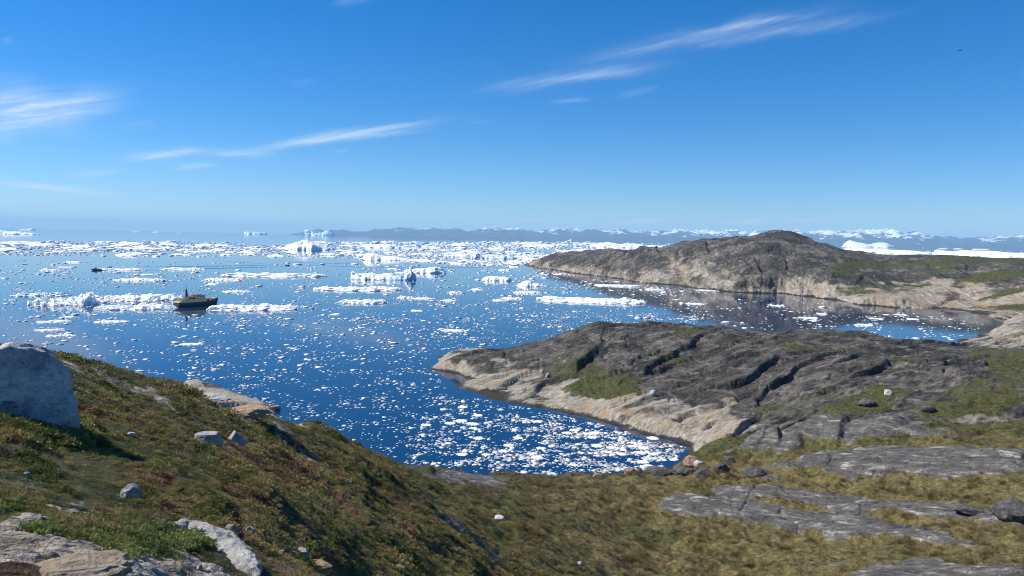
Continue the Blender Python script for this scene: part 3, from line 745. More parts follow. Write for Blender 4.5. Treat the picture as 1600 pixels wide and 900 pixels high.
# (name, px, py, width px, profile, depth, label, category, mat, options)
BERGS = [
    ('iceberg', 500, 367, 46, [(-1, .35), (-.85, .48), (-.6, .42), (-.35, .2), (0, .2), (.25, .36), (.5, .52), (.7, .5), (.9, .2), (1, .02)], .8, 'blue grey iceberg with two humps on the horizon beside the hazy coast', MAT_BLUE, {}),
    ('iceberg', 399, 364.5, 33, [(-1, .22), (-.9, .3), (-.3, .3), (.3, .27), (.92, .24), (1, .2)], .6, 'flat topped tabular iceberg standing alone on the left horizon', MAT_BLUE, dict(pw=6, rough=.02)),
    ('iceberg', 245, 358.7, 11, [(-1, .1), (0, .3), (.6, .25), (1, .05)], .8, 'tiny pale iceberg on the horizon right of its even smaller neighbour', MAT_ICE, {}),
    ('iceberg', 214, 358.0, 13, [(-1, .1), (.2, .2), (.6, .28), (1, .05)], .8, 'tiny wedge shaped iceberg on the horizon left of the open sea', MAT_BLUE, {}),
    ('iceberg', 281, 359.2, 7, [(-1, .1), (.2, .3), (1, .05)], .8, 'faintest speck of an iceberg on the horizon above the ship', MAT_BLUE, {}),
    ('iceberg', 44, 356.3, 18, [(-1, .06), (0, .18), (.6, .36), (.8, .4), (1, .05)], .8, 'wedge shaped white iceberg on the far left horizon', MAT_ICE, {}),
    ('iceberg', 18, 366, 64, [(-1, .2), (-.5, .2), (-.1, .12), (.2, .16), (.6, .08), (1, .02)], .7, 'low broken iceberg at the left edge just under the horizon', MAT_ICE, {}),
    ('iceberg', 477, 390, 74, [(-1, .06), (-.75, .12), (-.5, .28), (-.1, .48), (.1, .5), (.4, .34), (.75, .2), (1, .1)], .8, 'large white dome iceberg with grey shaded right foot in the pack ice', MAT_ICE, dict(rough=.03)),
    ('iceberg', 604, 406, 72, [(-1, .1), (-.85, .3), (-.7, .44), (-.45, .36), (0, .24), (.5, .2), (1, .03)], .7, 'white wedge iceberg steepest at its left end in mid pack ice', MAT_ICE, dict(rough=.03)),
    ('iceberg', 587, 436, 76, [(-1, .22), (-.92, .4), (-.6, .22), (-.2, .3), (.2, .2), (.6, .25), (1, .05)], .6, 'jagged white iceberg touching the left side of the fin iceberg', MAT_ICE, {}),
    ('iceberg', 624, 437, 52, [(-1, .1), (-.5, .3), (.0, .34), (.3, .3), (.55, .6), (.68, .95), (.74, .6), (.9, .45), (1, .2)], .55, 'iceberg with a pointed shaded fin rising at its right end', MAT_BLUE, dict(rough=.03)),
    ('iceberg', 664, 426, 66, [(-1, .08), (-.4, .22), (.1, .28), (.45, .36), (.7, .3), (1, .03)], .6, 'white rugged iceberg just beyond and right of the fin iceberg', MAT_ICE, {}),
    ('iceberg', 776, 438, 46, [(-1, .1), (-.7, .3), (-.2, .42), (.3, .32), (.8, .3), (1, .05)], .7, 'dirty grey hummocked iceberg left of the headland tip', MAT_ICE, {}),
    ('iceberg', 828, 447, 42, [(-1, .06), (-.8, .15), (-.5, .5), (-.2, .62), (.1, .55), (.2, .32), (.6, .3), (1, .05)], .7, 'small white peaked iceberg with a dark right flank off the headland tip', MAT_ICE, dict(rough=.03)),
    ('iceberg', 746, 404, 22, [(-1, .2), (-.6, .8), (-.2, 1.0), (.2, .8), (.5, .5), (1, .1)], .8, 'dark blue block of ice standing up in the dense pack', MAT_BLUE, {}),
    ('iceberg', 780, 404, 56, [(-1, .2), (-.5, .35), (0, .25), (.5, .3), (1, .05)], .7, 'long shaded berg right of the dark block in dense pack', MAT_BLUE, {}),
    ('iceberg', 600, 387, 70, [(-1, .05), (-.7, .15), (0, .2), (.4, .15), (1, .03)], .6, 'long low white iceberg in the farthest pack right of the dome', MAT_ICE, dict(pw=4)),
    ('iceberg', 890, 369.5, 8, [(-1, .05), (-.1, .4), (.4, 1.0), (1, .1)], .8, 'tiny sail shaped iceberg before the hazy mountains', MAT_ICE, {}),
    ('iceberg', 1108, 373.5, 44, [(-1, .08), (-.6, .1), (-.2, .22), (.2, .24), (.95, .16), (1, .05)], .6, 'flat white iceberg beyond the left slope of the far headland', MAT_ICE, dict(rough=.02)),
    ('iceberg', 1357, 382.5, 68, [(-1, .1), (-.85, .36), (-.68, .42), (-.4, .26), (-.1, .18), (.1, .2), (.35, .3), (.6, .28), (.9, .14), (1, .02)], .7, 'white twin humped iceberg beyond the saddle right of the headland peak', MAT_ICE, dict(rough=.03)),
    ('iceberg', 968, 387, 92, [(-1, .05), (-.7, .2), (-.3, .25), (.0, .16), (.4, .22), (.8, .14), (1, .05)], .6, 'long white iceberg behind the left slope of the far headland', MAT_ICE, dict(pw=4)),
    ('iceberg', 1025, 386, 60, [(-1, .05), (-.3, .12), (.4, .12), (1, .05)], .6, 'low white ice ridge behind the headland shoulder', MAT_ICE, dict(pw=4)),
    ('iceberg', 1375, 395, 170, [(-1, .02), (-.9, .06), (-.5, .07), (-.3, .1), (0, .08), (.5, .06), (1, .02)], .4, 'long white ice wall showing over the saddle of the far headland', MAT_ICE, dict(pw=5, nx=80)),
    ('iceberg', 1555, 402, 145, [(-1, .1), (-.93, .17), (-.8, .13), (-.4, .15), (-.1, .17), (.4, .12), (1, .1)], .4, 'long jagged white ice wall beyond the right end of the far headland', MAT_ICE, dict(pw=5, nx=90)),
    ('iceberg', 1471, 380, 8, [(-1, .1), (0, .3), (1, .1)], .7, 'smallest iceberg right of the twin humped one', MAT_ICE, {}),
    ('iceberg', 1497, 380.5, 12, [(-1, .1), (0, .25), (1, .1)], .7, 'tiny iceberg below the dip of the mountain line at right', MAT_ICE, {}),
    ('iceberg', 1532, 381, 20, [(-1, .1), (0, .15), (1, .1)], .7, 'thin flat iceberg nearest the right edge', MAT_ICE, {}),
    ('ice_floe', 925, 471, 170, rough_p(.07, 14, 3), .34, 'largest flat white floe in front of the far headland', MAT_ICE, dict(pw=4, nx=90, ny=30, rough=.10)),
    ('ice_floe', 396, 483, 128, rough_p(.10, 10, 4), .36, 'big white floe lying right at the bow of the ship', MAT_ICE, dict(pw=3, nx=80, ny=30, rough=.10)),
    ('ice_floe', 226, 468, 98, rough_p(.14, 8, 5), .5, 'bright hummocky floe just left of the ship stern', MAT_ICE, dict(pw=3, nx=70, ny=30, rough=.10)),
    ('ice_floe', 212, 482, 104, rough_p(.11, 8, 6), .34, 'dirty low floe nearer than the bright floe at the ship stern', MAT_ICE, dict(nx=70, ny=30, rough=.12)),
    ('ice_floe', 106, 475, 92, [(-1, .02), (-.6, .12), (-.2, .13), (.3, .12), (.52, .34), (.62, .3), (.7, .12), (1, .02)], .4, 'grey floe with a small peak at its right end', MAT_ICE, dict(nx=70, ny=30)),
    ('ice_floe', 62, 461, 66, rough_p(.12, 7, 8), .35, 'flat dark floe at the left behind the peaked grey floe', MAT_BLUE, {}),
    ('ice_floe', 560, 453, 132, rough_p(.07, 12, 9), .3, 'long thin floe lying in front of the fin iceberg', MAT_ICE, dict(pw=4, nx=90)),
    ('ice_floe', 568, 473, 72, rough_p(.13, 8, 10), .4, 'lumpy floe in the middle of the bay below the long thin floe', MAT_ICE, {}),
    ('ice_floe', 632, 466, 26, rough_p(.25, 5, 11), .6, 'rough knob of ice right of the lumpy floe', MAT_ICE, {}),
    ('ice_floe', 660, 467, 30, rough_p(.14, 5, 12), .6, 'smooth oval floe right of the rough ice knob', MAT_ICE, {}),
    ('ice_floe', 430, 431, 150, rough_p(.07, 14, 13), .35, 'long broken floe beyond the ship near the wake', MAT_ICE, dict(pw=3, nx=90)),
    ('ice_floe', 286, 421, 58, rough_p(.1, 6, 14), .4, 'floe at the middle of the dark wake', MAT_ICE, {}),
    ('ice_floe', 188, 422, 56, rough_p(.12, 6, 15), .4, 'white floe directly behind the small motorboat', MAT_ICE, {}),
    ('ice_floe', 78, 423, 24, rough_p(.22, 4, 16), .5, 'lone white floe left of the small motorboat', MAT_ICE, {}),
    ('ice_floe', 103, 418, 20, rough_p(.15, 4, 17), .5, 'little lone floe closest left beyond the motorboat', MAT_ICE, {}),
    ('ice_floe', 220, 438, 70, rough_p(.1, 7, 18), .4, 'speckled floe between the motorboat and the big ship', MAT_ICE, {}),
    ('ice_floe', 249, 440, 18, rough_p(.4, 4, 19), .7, 'dark blue block at the right end of the speckled floe', MAT_BLUE, {}),
    ('ice_floe', 350, 438, 54, rough_p(.15, 6, 20), .5, 'rugged floe with dark foot above the ship', MAT_ICE, {}),
    ('ice_floe', 370, 456, 40, rough_p(.12, 5, 21), .5, 'white floe beyond the ship bow', MAT_ICE, {}),
    ('ice_floe', 965, 447, 72, rough_p(.08, 8, 22), .4, 'white floe lying across the headland reflection', MAT_ICE, dict(pw=4)),
    ('ice_floe', 1023, 453, 30, rough_p(.13, 5, 23), .5, 'short white floe right of the floe in the headland reflection', MAT_ICE, {}),
    ('ice_floe', 1103, 454, 30, rough_p(.1, 5, 24), .5, 'white floe against the tan foot of the far headland', MAT_ICE, {}),
    ('ice_floe', 1085, 475, 28, rough_p(.12, 5, 25), .5, 'small floe alone in the dark headland reflection', MAT_ICE, {}),
    ('ice_floe', 823, 458, 42, rough_p(.16, 5, 26), .5, 'rough floe just in front of the small peaked iceberg', MAT_ICE, {}),
    ('ice_floe', 800, 467, 34, rough_p(.14, 5, 27), .5, 'floe to the lower left of the small peaked iceberg', MAT_ICE, {}),
    ('ice_floe', 712, 458, 20, rough_p(.3, 4, 28), .6, 'round grey floe in the open middle of the bay', MAT_ICE, {}),
    ('ice_floe', 745, 453, 18, rough_p(.26, 4, 29), .6, 'round white floe right of the round grey one', MAT_ICE, {}),
    ('ice_floe', 700, 470, 24, rough_p(.16, 4, 30), .6, 'floe nearest below the round grey one', MAT_ICE, {}),
    ('ice_floe', 710, 517, 42, rough_p(.12, 6, 31), .4, 'arched white floe off the near headland crest', MAT_ICE, {}),
    ('ice_floe', 300, 538, 34, rough_p(.12, 6, 32), .4, 'white floe below the ship reflection in open blue water', MAT_ICE, {}),
    ('ice_floe', 84, 503, 40, rough_p(.1, 6, 33), .35, 'thin floe left of the ship in clear water', MAT_ICE, {}),
    ('ice_floe', 175, 503, 44, rough_p(.1, 6, 34), .35, 'thin floe close below the dirty floe', MAT_ICE, {}),
    ('ice_floe', 78, 516, 36, rough_p(.1, 6, 35), .35, 'thin floe below its twin left of the ship', MAT_ICE, {}),
    ('ice_floe', 94, 525, 34, rough_p(.12, 6, 36), .35, 'slanted thin floe lowest of those above the boulder', MAT_ICE, {}),
    ('ice_floe', 1214, 478, 20, rough_p(.15, 4, 37), .5, 'whitest floe at the head of the inner cove below the tan rocks', MAT_ICE, {}),
    ('ice_floe', 1262, 497, 28, rough_p(.12, 5, 38), .5, 'ragged floe in the left part of the inner cove', MAT_ICE, {}),
    ('ice_floe', 1284, 491, 16, rough_p(.2, 4, 39), .5, 'floe touching the ragged floe in the inner cove', MAT_ICE, {}),
    ('ice_floe', 1350, 508, 24, rough_p(.18, 4, 40), .5, 'long white floe near the inner cove lower shore', MAT_ICE, {}),
    ('ice_floe', 1369, 498, 20, rough_p(.14, 4, 41), .5, 'flat floe in the middle of the inner cove', MAT_ICE, {}),
    ('ice_floe', 1408, 492, 18, rough_p(.14, 4, 42), .5, 'floe below the white rock bank of the inner cove', MAT_ICE, {}),
]
BOATSAFE = [(310, 478, 44, 9), (150, 421, 14, 4), (450, 415, 8, 3)]
occupied = []
for i, (nm, px, py, w, prof, dep, lab, mat, kw) in enumerate(BERGS):
    if nm == 'ice_floe':
        dep *= 1.25; kw = dict(kw); kw['rough'] = .20; kw['nx'] = 90; kw['ny'] = 40
    me = berg_mesh(nm, prof, dep, 40 + i, mat=mat, **kw)
    place_ice(nm, me, px, py, w, .66 if (380 < py < 450 and 'dome' not in lab and 'fin ' not in lab + ' ' and w > 40) else .80, lab, 'iceberg' if nm == 'iceberg' else 'ice floe', 'icebergs' if nm == 'iceberg' else 'larger ice floes with a place of their own')
    occupied.append((px, py, w * .5, w * .1))

# ---- drifting pieces: sampled over the water, the largest become things, the rest one sheet of brash
from bisect import bisect


def in_poly(poly, x, y):
    c = False
    m = len(poly)
    for i in range(m):
        x1, y1 = poly[i]; x2, y2 = poly[(i + 1) % m]
        if (y1 > y) != (y2 > y) and x < (x2 - x1) * (y - y1) / (y2 - y1) + x1: c = not c
    return c


REG = {  # area of water: (outline, pieces, width range, power of the size law, group, label)
    'near cove': ([(640, 735), (660, 660), (700, 615), (760, 625), (860, 645), (960, 668), (1075, 700), (1060, 725), (1000, 742), (900, 742), (760, 738)], 4600, 2.6, 19, 2.15,
                  lambda x, y: .15 + .85 * np.clip((x - 640) / 300, 0, 1) * np.clip((y - 590) / 90, .15, 1)),
    'cove middle': ([(430, 650), (560, 690), (640, 729), (720, 690), (700, 610), (670, 560), (560, 560), (430, 600)], 900, 3.0, 13, 2.5, lambda x, y: .3 + .7 * np.clip((x - 430) / 270, 0, 1)),
    'left bay': ([(-200, 500), (200, 490), (700, 500), (760, 540), (680, 560), (560, 560), (430, 600), (430, 650), (300, 610), (100, 560), (-200, 540)], 1500, 3.2, 14, 2.4, lambda x, y: .35 + .65 * np.clip((x - 100) / 500, 0, 1)),
    'crest side': ([(700, 545), (700, 500), (850, 490), (1110, 490), (1110, 515), (930, 512), (830, 535)], 900, 2.5, 14, 2.6, lambda x, y: .5 + .5 * np.clip((x - 700) / 300, 0, 1)),
    'open bay': ([(-200, 425), (600, 425), (850, 430), (900, 440), (1040, 470), (1100, 500), (600, 505), (-200, 500)], 2600, 3.0, 22, 2.7, lambda x, y: .45 + .55 * np.sin(x * .021 + y * .3) ** 2),
    'pack band': ([(-200, 378), (300, 377), (430, 383), (480, 378), (900, 378), (1040, 382), (860, 404), (810, 418), (700, 412), (500, 402), (300, 402), (-200, 396)], 13000, 3.2, 40, 2.15,
                  lambda x, y: .3 + .7 * np.clip((x - 400) / 250, 0, 1) if y > 394 else .85),
    'wake side': ([(-200, 405), (300, 408), (500, 412), (820, 415), (880, 428), (560, 424), (-200, 426)], 450, 3.0, 26, 2.5, lambda x, y: .25 + .75 * np.clip((x - 400) / 200, 0, 1)),
    'headland foot': ([(840, 420), (900, 430), (1000, 446), (1100, 455), (1060, 470), (900, 450), (820, 430)], 260, 3.0, 20, 2.4, lambda x, y: 1),
    'inner cove': ([(1050, 490), (1110, 462), (1240, 466), (1340, 482), (1480, 488), (1540, 508), (1490, 536), (1420, 536), (1330, 522), (1130, 512)], 520, 2.5, 18, 2.6, lambda x, y: .4 + .6 * np.clip((y - 470) / 40, 0, 1)),
}
LABEL = {
    'near cove': ('white chunk of ice crowding the shore end of the near cove', 'white ice chunks crowding the near cove'),
    'cove middle': ('white chunk of ice drifting midway into the near cove mouth', 'ice chunks in the mouth of the near cove'),
    'left bay': ('small white ice chunk drifting on blue water between ship and hillside', 'small chunks between ship and hillside'),
    'crest side': ('white ice chunk drifting beyond the crest of the near dark headland', 'chunks beyond the near headland crest'),
    'open bay': ('scattered white floe on open water level with the big ship', 'scattered floes level with the ship'),
    'pack band': ('white floe packed in the distant band of pack ice', 'floes in the distant band of pack ice'),
    'wake side': ('white floe along the dark wake lane beyond the ship', 'floes along the wake lane'),
    'headland foot': ('white floe drifting at the foot of the far headland', 'floes at the foot of the far headland'),
    'inner cove': ('small white floe drifting in the inner cove between the two headlands', 'small floes in the inner cove'),
}
pieces = []
prng = random.Random(5)
shore_np = shore
for key, (poly, cnt, w0, w1, pw, dens) in REG.items():
    xs = [q[0] for q in poly]; ys = [q[1] for q in poly]
    made = 0; tries = 0
    cxn = prng.random() * 50
    while made < cnt and tries < cnt * 40:
        tries += 1
        px = prng.uniform(min(xs), max(xs)); py = prng.uniform(min(ys), max(ys))
        if not in_poly(poly, px, py): continue
        cl_ = float(fbm(np.array([px / 45 + cxn]), np.array([py / 9]), 3, 61)[0])
        if prng.random() > float(dens(px, py)) * (min(max(.8 + 1.1 * cl_, .12), 1.2) if key == 'pack band' else min(max(.5 + 1.6 * cl_, .05), 1.3)): continue
        if any(abs(px - b[0]) < b[2] and abs(py - b[1]) < b[3] for b in BOATSAFE): continue
        u = prng.random()
        w = w0 * (1 - u * (1 - (w0 / w1) ** pw)) ** (-1 / pw)
        w *= {'pack band': .85, 'left bay': 1.05, 'cove middle': 1.0, 'near cove': 1.05}.get(key, .9)
        if any(((px - b[0]) / (b[2] + w * .4)) ** 2 + ((py - b[1]) / (b[3] + w * .1)) ** 2 < .75 for b in occupied): continue
        pieces.append((key, px, py, w)); made += 1
for (nm, px, py, w, prof, dep, lab, mat, kw) in BERGS:
    if not 374 < py < 530: continue
    for _ in range(int(10 + w * .38)):
        a_ = prng.uniform(0, 6.283); e_ = prng.uniform(.85, 1.5)
        qx = px + math.cos(a_) * w * .5 * e_; qy = py + math.sin(a_) * (w * .055 * e_ + 1.5)
        if any(abs(qx - b[0]) < b[2] and abs(qy - b[1]) < b[3] for b in BOATSAFE): continue
        key = 'pack band' if py < 405 else ('inner cove' if px > 1120 else ('headland foot' if px > 900 and py < 460 else ('wake side' if py < 426 else 'open bay')))
        pieces.append((key, qx, qy, min(2.5 * (1 - prng.random() * .97) ** -.45, 12)))
arr = np.array([sea(p_[1], p_[2]) for p_ in pieces])
sdp = sdist(shore, arr[:, 0], arr[:, 1])
rr_ = np.hypot(arr[:, 0], arr[:, 1])
keep = sdp < -np.clip(rr_ / 200, .5, 4) * 1.2
pieces = [p_ + (a_[0], a_[1], r_) for p_, a_, r_, k_ in zip(pieces, arr, rr_, keep) if k_]
pieces.sort(key=lambda q: -q[3])
# the largest in view, spread over the regions
NIND = 300 - len([b for b in BERGS if b[0] == 'ice_floe'])
inview = [p_ for p_ in pieces if 0 < p_[1] < 1600]
indiv = inview[:NIND]
ids = set(id(p_) for p_ in indiv)
protos = [berg_mesh('ice_floe', rough_p(.30, 5, 200 + i), .62, 300 + i, nx=20, ny=14, rough=.16, pw=2.2) for i in range(14)]
for i, (key, px, py, w, x, y, r) in enumerate(indiv):
    o = bpy.data.objects.new('ice_floe', protos[i % 14]); COL.objects.link(o)
    s = w / FPX * r * .5
    fl = .9 if key in ('near cove', 'cove middle', 'left bay') else 1.0
    o.location = (x, y, 0); o.rotation_euler = (0, 0, -math.atan2(x, y) + prng.uniform(-.5, .5))
    o.scale = (s, s * prng.uniform(.9, 2.0), s * prng.uniform(.3, .65) * fl)
    tag(o, LABEL[key][0], 'ice floe', LABEL[key][1])
# brash: small pieces of one sheet
bmt = bmesh.new(); bmesh.ops.create_icosphere(bmt, subdivisions=1, radius=1)
iv = np.array([v.co[:] for v in bmt.verts]); itri = np.array([[v.index for v in f.verts] for f in bmt.faces]); bmt.free()
var = []
for k in range(10):
    d = 1 + .55 * (rng.random(len(iv)) - .5)
    q = iv * d[:, None]; q[:, 2] = np.where(q[:, 2] < 0, q[:, 2] * .3, q[:, 2] ** .7 if False else np.abs(q[:, 2]) ** .8 * np.sign(q[:, 2])); var.append(q)
VV = []; FF = []; off = 0
for (key, px, py, w, x, y, r) in pieces:
    if any(False for _ in ()): pass
rest = [p_ for p_ in pieces if id(p_) not in ids]
for (key, px, py, w, x, y, r) in rest:
    s = w / FPX * r * .5
    q = var[prng.randrange(10)]
    an = prng.uniform(0, 6.28); c_, s_ = math.cos(an), math.sin(an)
    ex = prng.uniform(.75, 1.15); ey = prng.uniform(.6, 1.3)
    hz = prng.uniform(.14, .34)
    qx = (q[:, 0] * c_ - q[:, 1] * s_) * ex * s; qy = (q[:, 0] * s_ + q[:, 1] * c_) * ey * s
    ca_, sa_ = math.cos(-math.atan2(x, y)), math.sin(-math.atan2(x, y))
    VV.append(np.stack([x + qx * ca_ - qy * sa_, y + qx * sa_ + qy * ca_, q[:, 2] * s * hz], 1)); FF.append(itri + off); off += len(q)
VV = np.concatenate(VV).astype(np.float32); FF = np.concatenate(FF).astype(np.int32)
me = bpy.data.meshes.new('brash_ice')
me.vertices.add(len(VV)); me.vertices.foreach_set('co', VV.ravel())
me.loops.add(len(FF) * 3); me.loops.foreach_set('vertex_index', FF.ravel())
me.polygons.add(len(FF)); me.polygons.foreach_set('loop_start', np.arange(0, len(FF) * 3, 3, dtype=np.int32))
me.materials.append(MAT_ICE); me.update(calc_edges=True)
bo = bpy.data.objects.new('brash_ice', me); COL.objects.link(bo)
tag(bo, 'countless small bits of white brash ice scattered over the bay and coves', 'brash ice', None, 'stuff')
print('pieces', len(pieces), 'individual', len(indiv), 'smallest', indiv[-1][3])


# ------------------------------------------------------------------ vessels
class MB:
    def __init__(s): s.v = []; s.f = []

    def box(s, x0, x1, y0, y1, z0, z1, taper=0):
        o = len(s.v); t = taper
        s.v += [(x0, y0, z0), (x1, y0, z0), (x1, y1, z0), (x0, y1, z0), (x0 + t, y0 + t, z1), (x1 - t, y0 + t, z1), (x1 - t, y1 - t, z1), (x0 + t, y1 - t, z1)]
        s.f += [tuple(o + i for i in q) for q in ((3, 2, 1, 0), (4, 5, 6, 7), (0, 1, 5, 4), (1, 2, 6, 5), (2, 3, 7, 6), (3, 0, 4, 7))]
        return s

    def tube(s, a, b, r0, r1=None, n=10):
        r1 = r0 if r1 is None else r1
        a = Vector(a); b = Vector(b); d = (b - a).normalized()
        e = d.orthogonal().normalized(); g = d.cross(e); o = len(s.v)
        for c, r in ((a, r0), (b, r1)):
            for i in range(n):
                t = 2 * math.pi * i / n
                s.v.append(tuple(c + (e * math.cos(t) + g * math.sin(t)) * r))
        for i in range(n):
            j = (i + 1) % n; s.f.append((o + i, o + j, o + n + j, o + n + i))
        s.f.append(tuple(o + i for i in reversed(range(n)))); s.f.append(tuple(o + n + i for i in range(n)))
        return s

    def loft(s, rings, closed=False, caps=True):
        o = len(s.v); m = len(rings[0])
        for rg in rings: s.v += [tuple(q) for q in rg]
        for j in range(len(rings) - 1):
            for i in range(m if closed else m - 1):
                k = (i + 1) % m
                s.f.append((o + j * m + i, o + j * m + k, o + (j + 1) * m + k, o + (j + 1) * m + i))
        if caps:
            s.f.append(tuple(o + i for i in reversed(range(m)))); s.f.append(tuple(o + (len(rings) - 1) * m + i for i in range(m)))
        return s

    def build(s, name, mat, parent=None, loc=(0, 0, 0), bevel=0):
        o = mesh_obj(name, s.v, s.f, mat)
        bm = bmesh.new(); bm.from_mesh(o.data); bmesh.ops.recalc_face_normals(bm, faces=bm.faces); bm.to_mesh(o.data); bm.free()
        o.location = loc
        if parent: o.parent = parent
        if bevel:
            md = o.modifiers.new('b', 'BEVEL'); md.width = bevel; md.segments = 2
        return o


def empty(name, loc, rotz=0):
    o = bpy.data.objects.new(name, None); COL.objects.link(o); o.location = loc; o.rotation_euler = (0, 0, rotz); o.empty_display_size = .5
    return o


NAVY = plain('navy_hull', (.010, .016, .05), .35, .3, .6)
BUFF = plain('buff_paint', (.80, .63, .25), .45, .15, .8)
DARK = plain('black_steel', (.015, .016, .02), .5, .3, 1)
ORANGE = plain('orange_paint', (.42, .16, .05), .5, .2, 1)
BROWN = plain('brown_deck', (.16, .11, .07), .7, .3, 1)
GLASS = plain('dark_window', (.01, .012, .016), .1, .2, 1)
WHITEP = plain('white_paint', (.7, .7, .68), .4, .1, 1)
REDP = plain('rust_red', (.20, .06, .03), .6, .2, 1)
GREYP = plain('grey_paint', (.25, .26, .28), .5, .15, 1)


def hull_rings(L, B, D, bow, n=16, stern_w=.75, z0=-1.4):
    rings = []
    for i in range(n):
        u = i / (n - 1); x = -L / 2 + L * u
        hb = B / 2 * (stern_w + (1 - stern_w) * math.sin(min(u / .35, 1) * math.pi / 2)) if u < .5 else B / 2 * max(1 - ((u - .5) / .5) ** 2.6, .015)
        dk = D + (bow - D) * max(0, (u - .45) / .55) ** 2 + .15 * (1 - u)
        rk = (u > .7) * (u - .7) / .3
        def yy(f): return hb * f
        ring = [(x - rk * 2.2, -yy(.55) * (1 - .5 * rk), z0), (x - rk * 1.4, -yy(.88) * (1 - .25 * rk), 0), (x - rk * .5, -yy(.97), dk * .55), (x, -yy(1), dk),
                (x, yy(1), dk), (x - rk * .5, yy(.97), dk * .55), (x - rk * 1.4, yy(.88) * (1 - .25 * rk), 0), (x - rk * 2.2, yy(.55) * (1 - .5 * rk), z0)]
        rings.append(ring)
    return rings


sx_, sy_ = sea(275, 479.8)
bx_, by_ = sea(341, 475.2)
ang = math.atan2(by_ - sy_, bx_ - sx_)
cen = ((sx_ + bx_) / 2, (sy_ + by_) / 2)
SL = min(math.hypot(bx_ - sx_, by_ - sy_), 36)
print('ship', SL, math.degrees(ang), cen)
ship = empty('expedition_ship', (cen[0], cen[1], 0), ang)
tag(ship, 'navy hulled ship with buff upper works and black funnel among the floes', 'ship')
k = SL / 34
ship.scale = (k, k, k)
hull = MB().loft(hull_rings(34, 8.2, 2.9, 4.6)).build('hull', NAVY, ship)
MB().loft([[(x, y * 1.01, z) for x, y, z in (rg[3], rg[4])] + [(rg[4][0], rg[4][1] * .97, rg[4][2] + .75), (rg[3][0], rg[3][1] * .97, rg[3][2] + .75)] for rg in hull_rings(34, 8.2, 2.9, 4.6)[11:]], closed=True).build('bow_bulwark', plain('tan_bulwark', (.30, .20, .13), .6, .2, 1), hull)
bulk = MB()
for sgn in (-1, 1): bulk.box(-16.6, -1, sgn * 3.55 - .06, sgn * 3.55 + .06, 3.02, 3.9)
bulk.box(-16.75, -16.62, -3.2, 3.2, 3.05, 3.9)
bulk.build('bulwark', BUFF, hull)
house = MB().box(-15.2, 5.2, -3.4, 3.4, 2.98, 5.2, .08).build('deckhouse', BUFF, ship, bevel=.08)
for sgn in (-1, 1):
    for i in range(7):
        x = -13.2 + i * 2.35
        MB().box(x - .33, x + .33, sgn * 3.40 - .05, sgn * 3.40 + .05, 3.95, 4.6).build('window', GLASS, house)
MB().box(-15.5, 5.5, -3.55, 3.55, 5.21, 5.36).build('boat_deck', BROWN, ship)
wheel = MB().box(-3.2, 4.2, -2.9, 2.9, 5.37, 7.5, .15).build('wheelhouse', BUFF, ship, bevel=.06)
for sgn in (-1, 1):
    for i in range(3):
        x = -1.6 + i * 1.9
        MB().box(x - .55, x + .55, sgn * 2.83 - .06, sgn * 2.83 + .06, 6.35, 7.1).build('window', GLASS, wheel)
for i in range(4):
    y = -2.0 + i * 1.33
    MB().box(4.06, 4.2, y - .5, y + .5, 6.35, 7.1).build('window', GLASS, wheel)
MB().box(-3.5, 4.6, -3.1, 3.1, 7.52, 7.68).build('wheelhouse_roof', DARK, wheel)
MB().box(-9.3, -3.3, -2.3, 2.3, 5.37, 7.0, .1).build('upper_cabin', plain('ochre_cabin', (.30, .17, .07), .55, .2, 1), ship, bevel=.06)
fun = MB().tube((-8.6, 0, 5.4), (-9.0, 0, 12.2), .95, .62, 16).build('funnel', DARK, ship)
MB().tube((-9.0, 0, 12.2), (-9.15, 0, 16.2), .16, .07, 8).build('antenna', DARK, fun)
MB().box(-9.6, -8.4, -.7, .7, 10.2, 10.5).build('funnel_band', GREYP, fun)
mast = MB().tube((.4, 0, 7.7), (.2, 0, 12.4), .15, .08, 8).tube((.25, -1.4, 10.4), (.25, 1.4, 10.4), .06).build('mast', DARK, ship)
MB().box(-.2, .9, -.9, .9, 9.0, 9.2).build('radar', WHITEP, mast)
for sgn in (-1, 1):
    lb = MB()
    rings = []
    for i in range(9):
        u = -1 + 2 * i / 8; w = math.sqrt(max(1 - u * u, .02))
        rings.append([(-6.2 + u * 2.4, sgn * 2.95 + .75 * w * math.cos(t), 6.35 + .55 * w ** .5 * math.sin(t)) for t in np.linspace(0, 2 * math.pi, 10, endpoint=False)])
    lb.loft(rings, closed=True).build('lifeboat', ORANGE, ship)
    MB().tube((-7.6, sgn * 2.5, 5.37), (-7.6, sgn * 3.1, 7.6), .08).tube((-4.8, sgn * 2.5, 5.37), (-4.8, sgn * 3.1, 7.6), .08).build('davit', DARK, ship)
rl = MB()
for sgn in (-1, 1):
    for x in np.arange(-15, -3, 1.5): rl.tube((x, sgn * 3.45, 5.36), (x, sgn * 3.45, 6.3), .035, n=6)
    rl.tube((-15.2, sgn * 3.45, 6.3), (-3, sgn * 3.45, 6.3), .035, n=6).tube((-15.2, sgn * 3.45, 5.85), (-3, sgn * 3.45, 5.85), .03, n=6)
rl.build('railing', WHITEP, ship)
MB().box(6.4, 9.2, -1.9, 1.9, 3.2, 4.5, .2).build('cargo_hatch', DARK, ship)
MB().box(9.8, 11.2, -1.4, 1.4, 3.6, 5.0, .2).tube((10.4, -1.8, 4.6), (10.4, 1.8, 4.6), .5).build('winch', REDP, ship)
MB().tube((6.0, 0, 3.1), (6.0, 0, 8.2), .17, .12).tube((6.0, 0, 6.6), (11.2, 0, 8.0), .10).build('derrick', DARK, ship)
MB().box(12.0, 13.0, -1.2, 1.2, 4.1, 5.2, .15).build('deck_crate', WHITEP, ship)


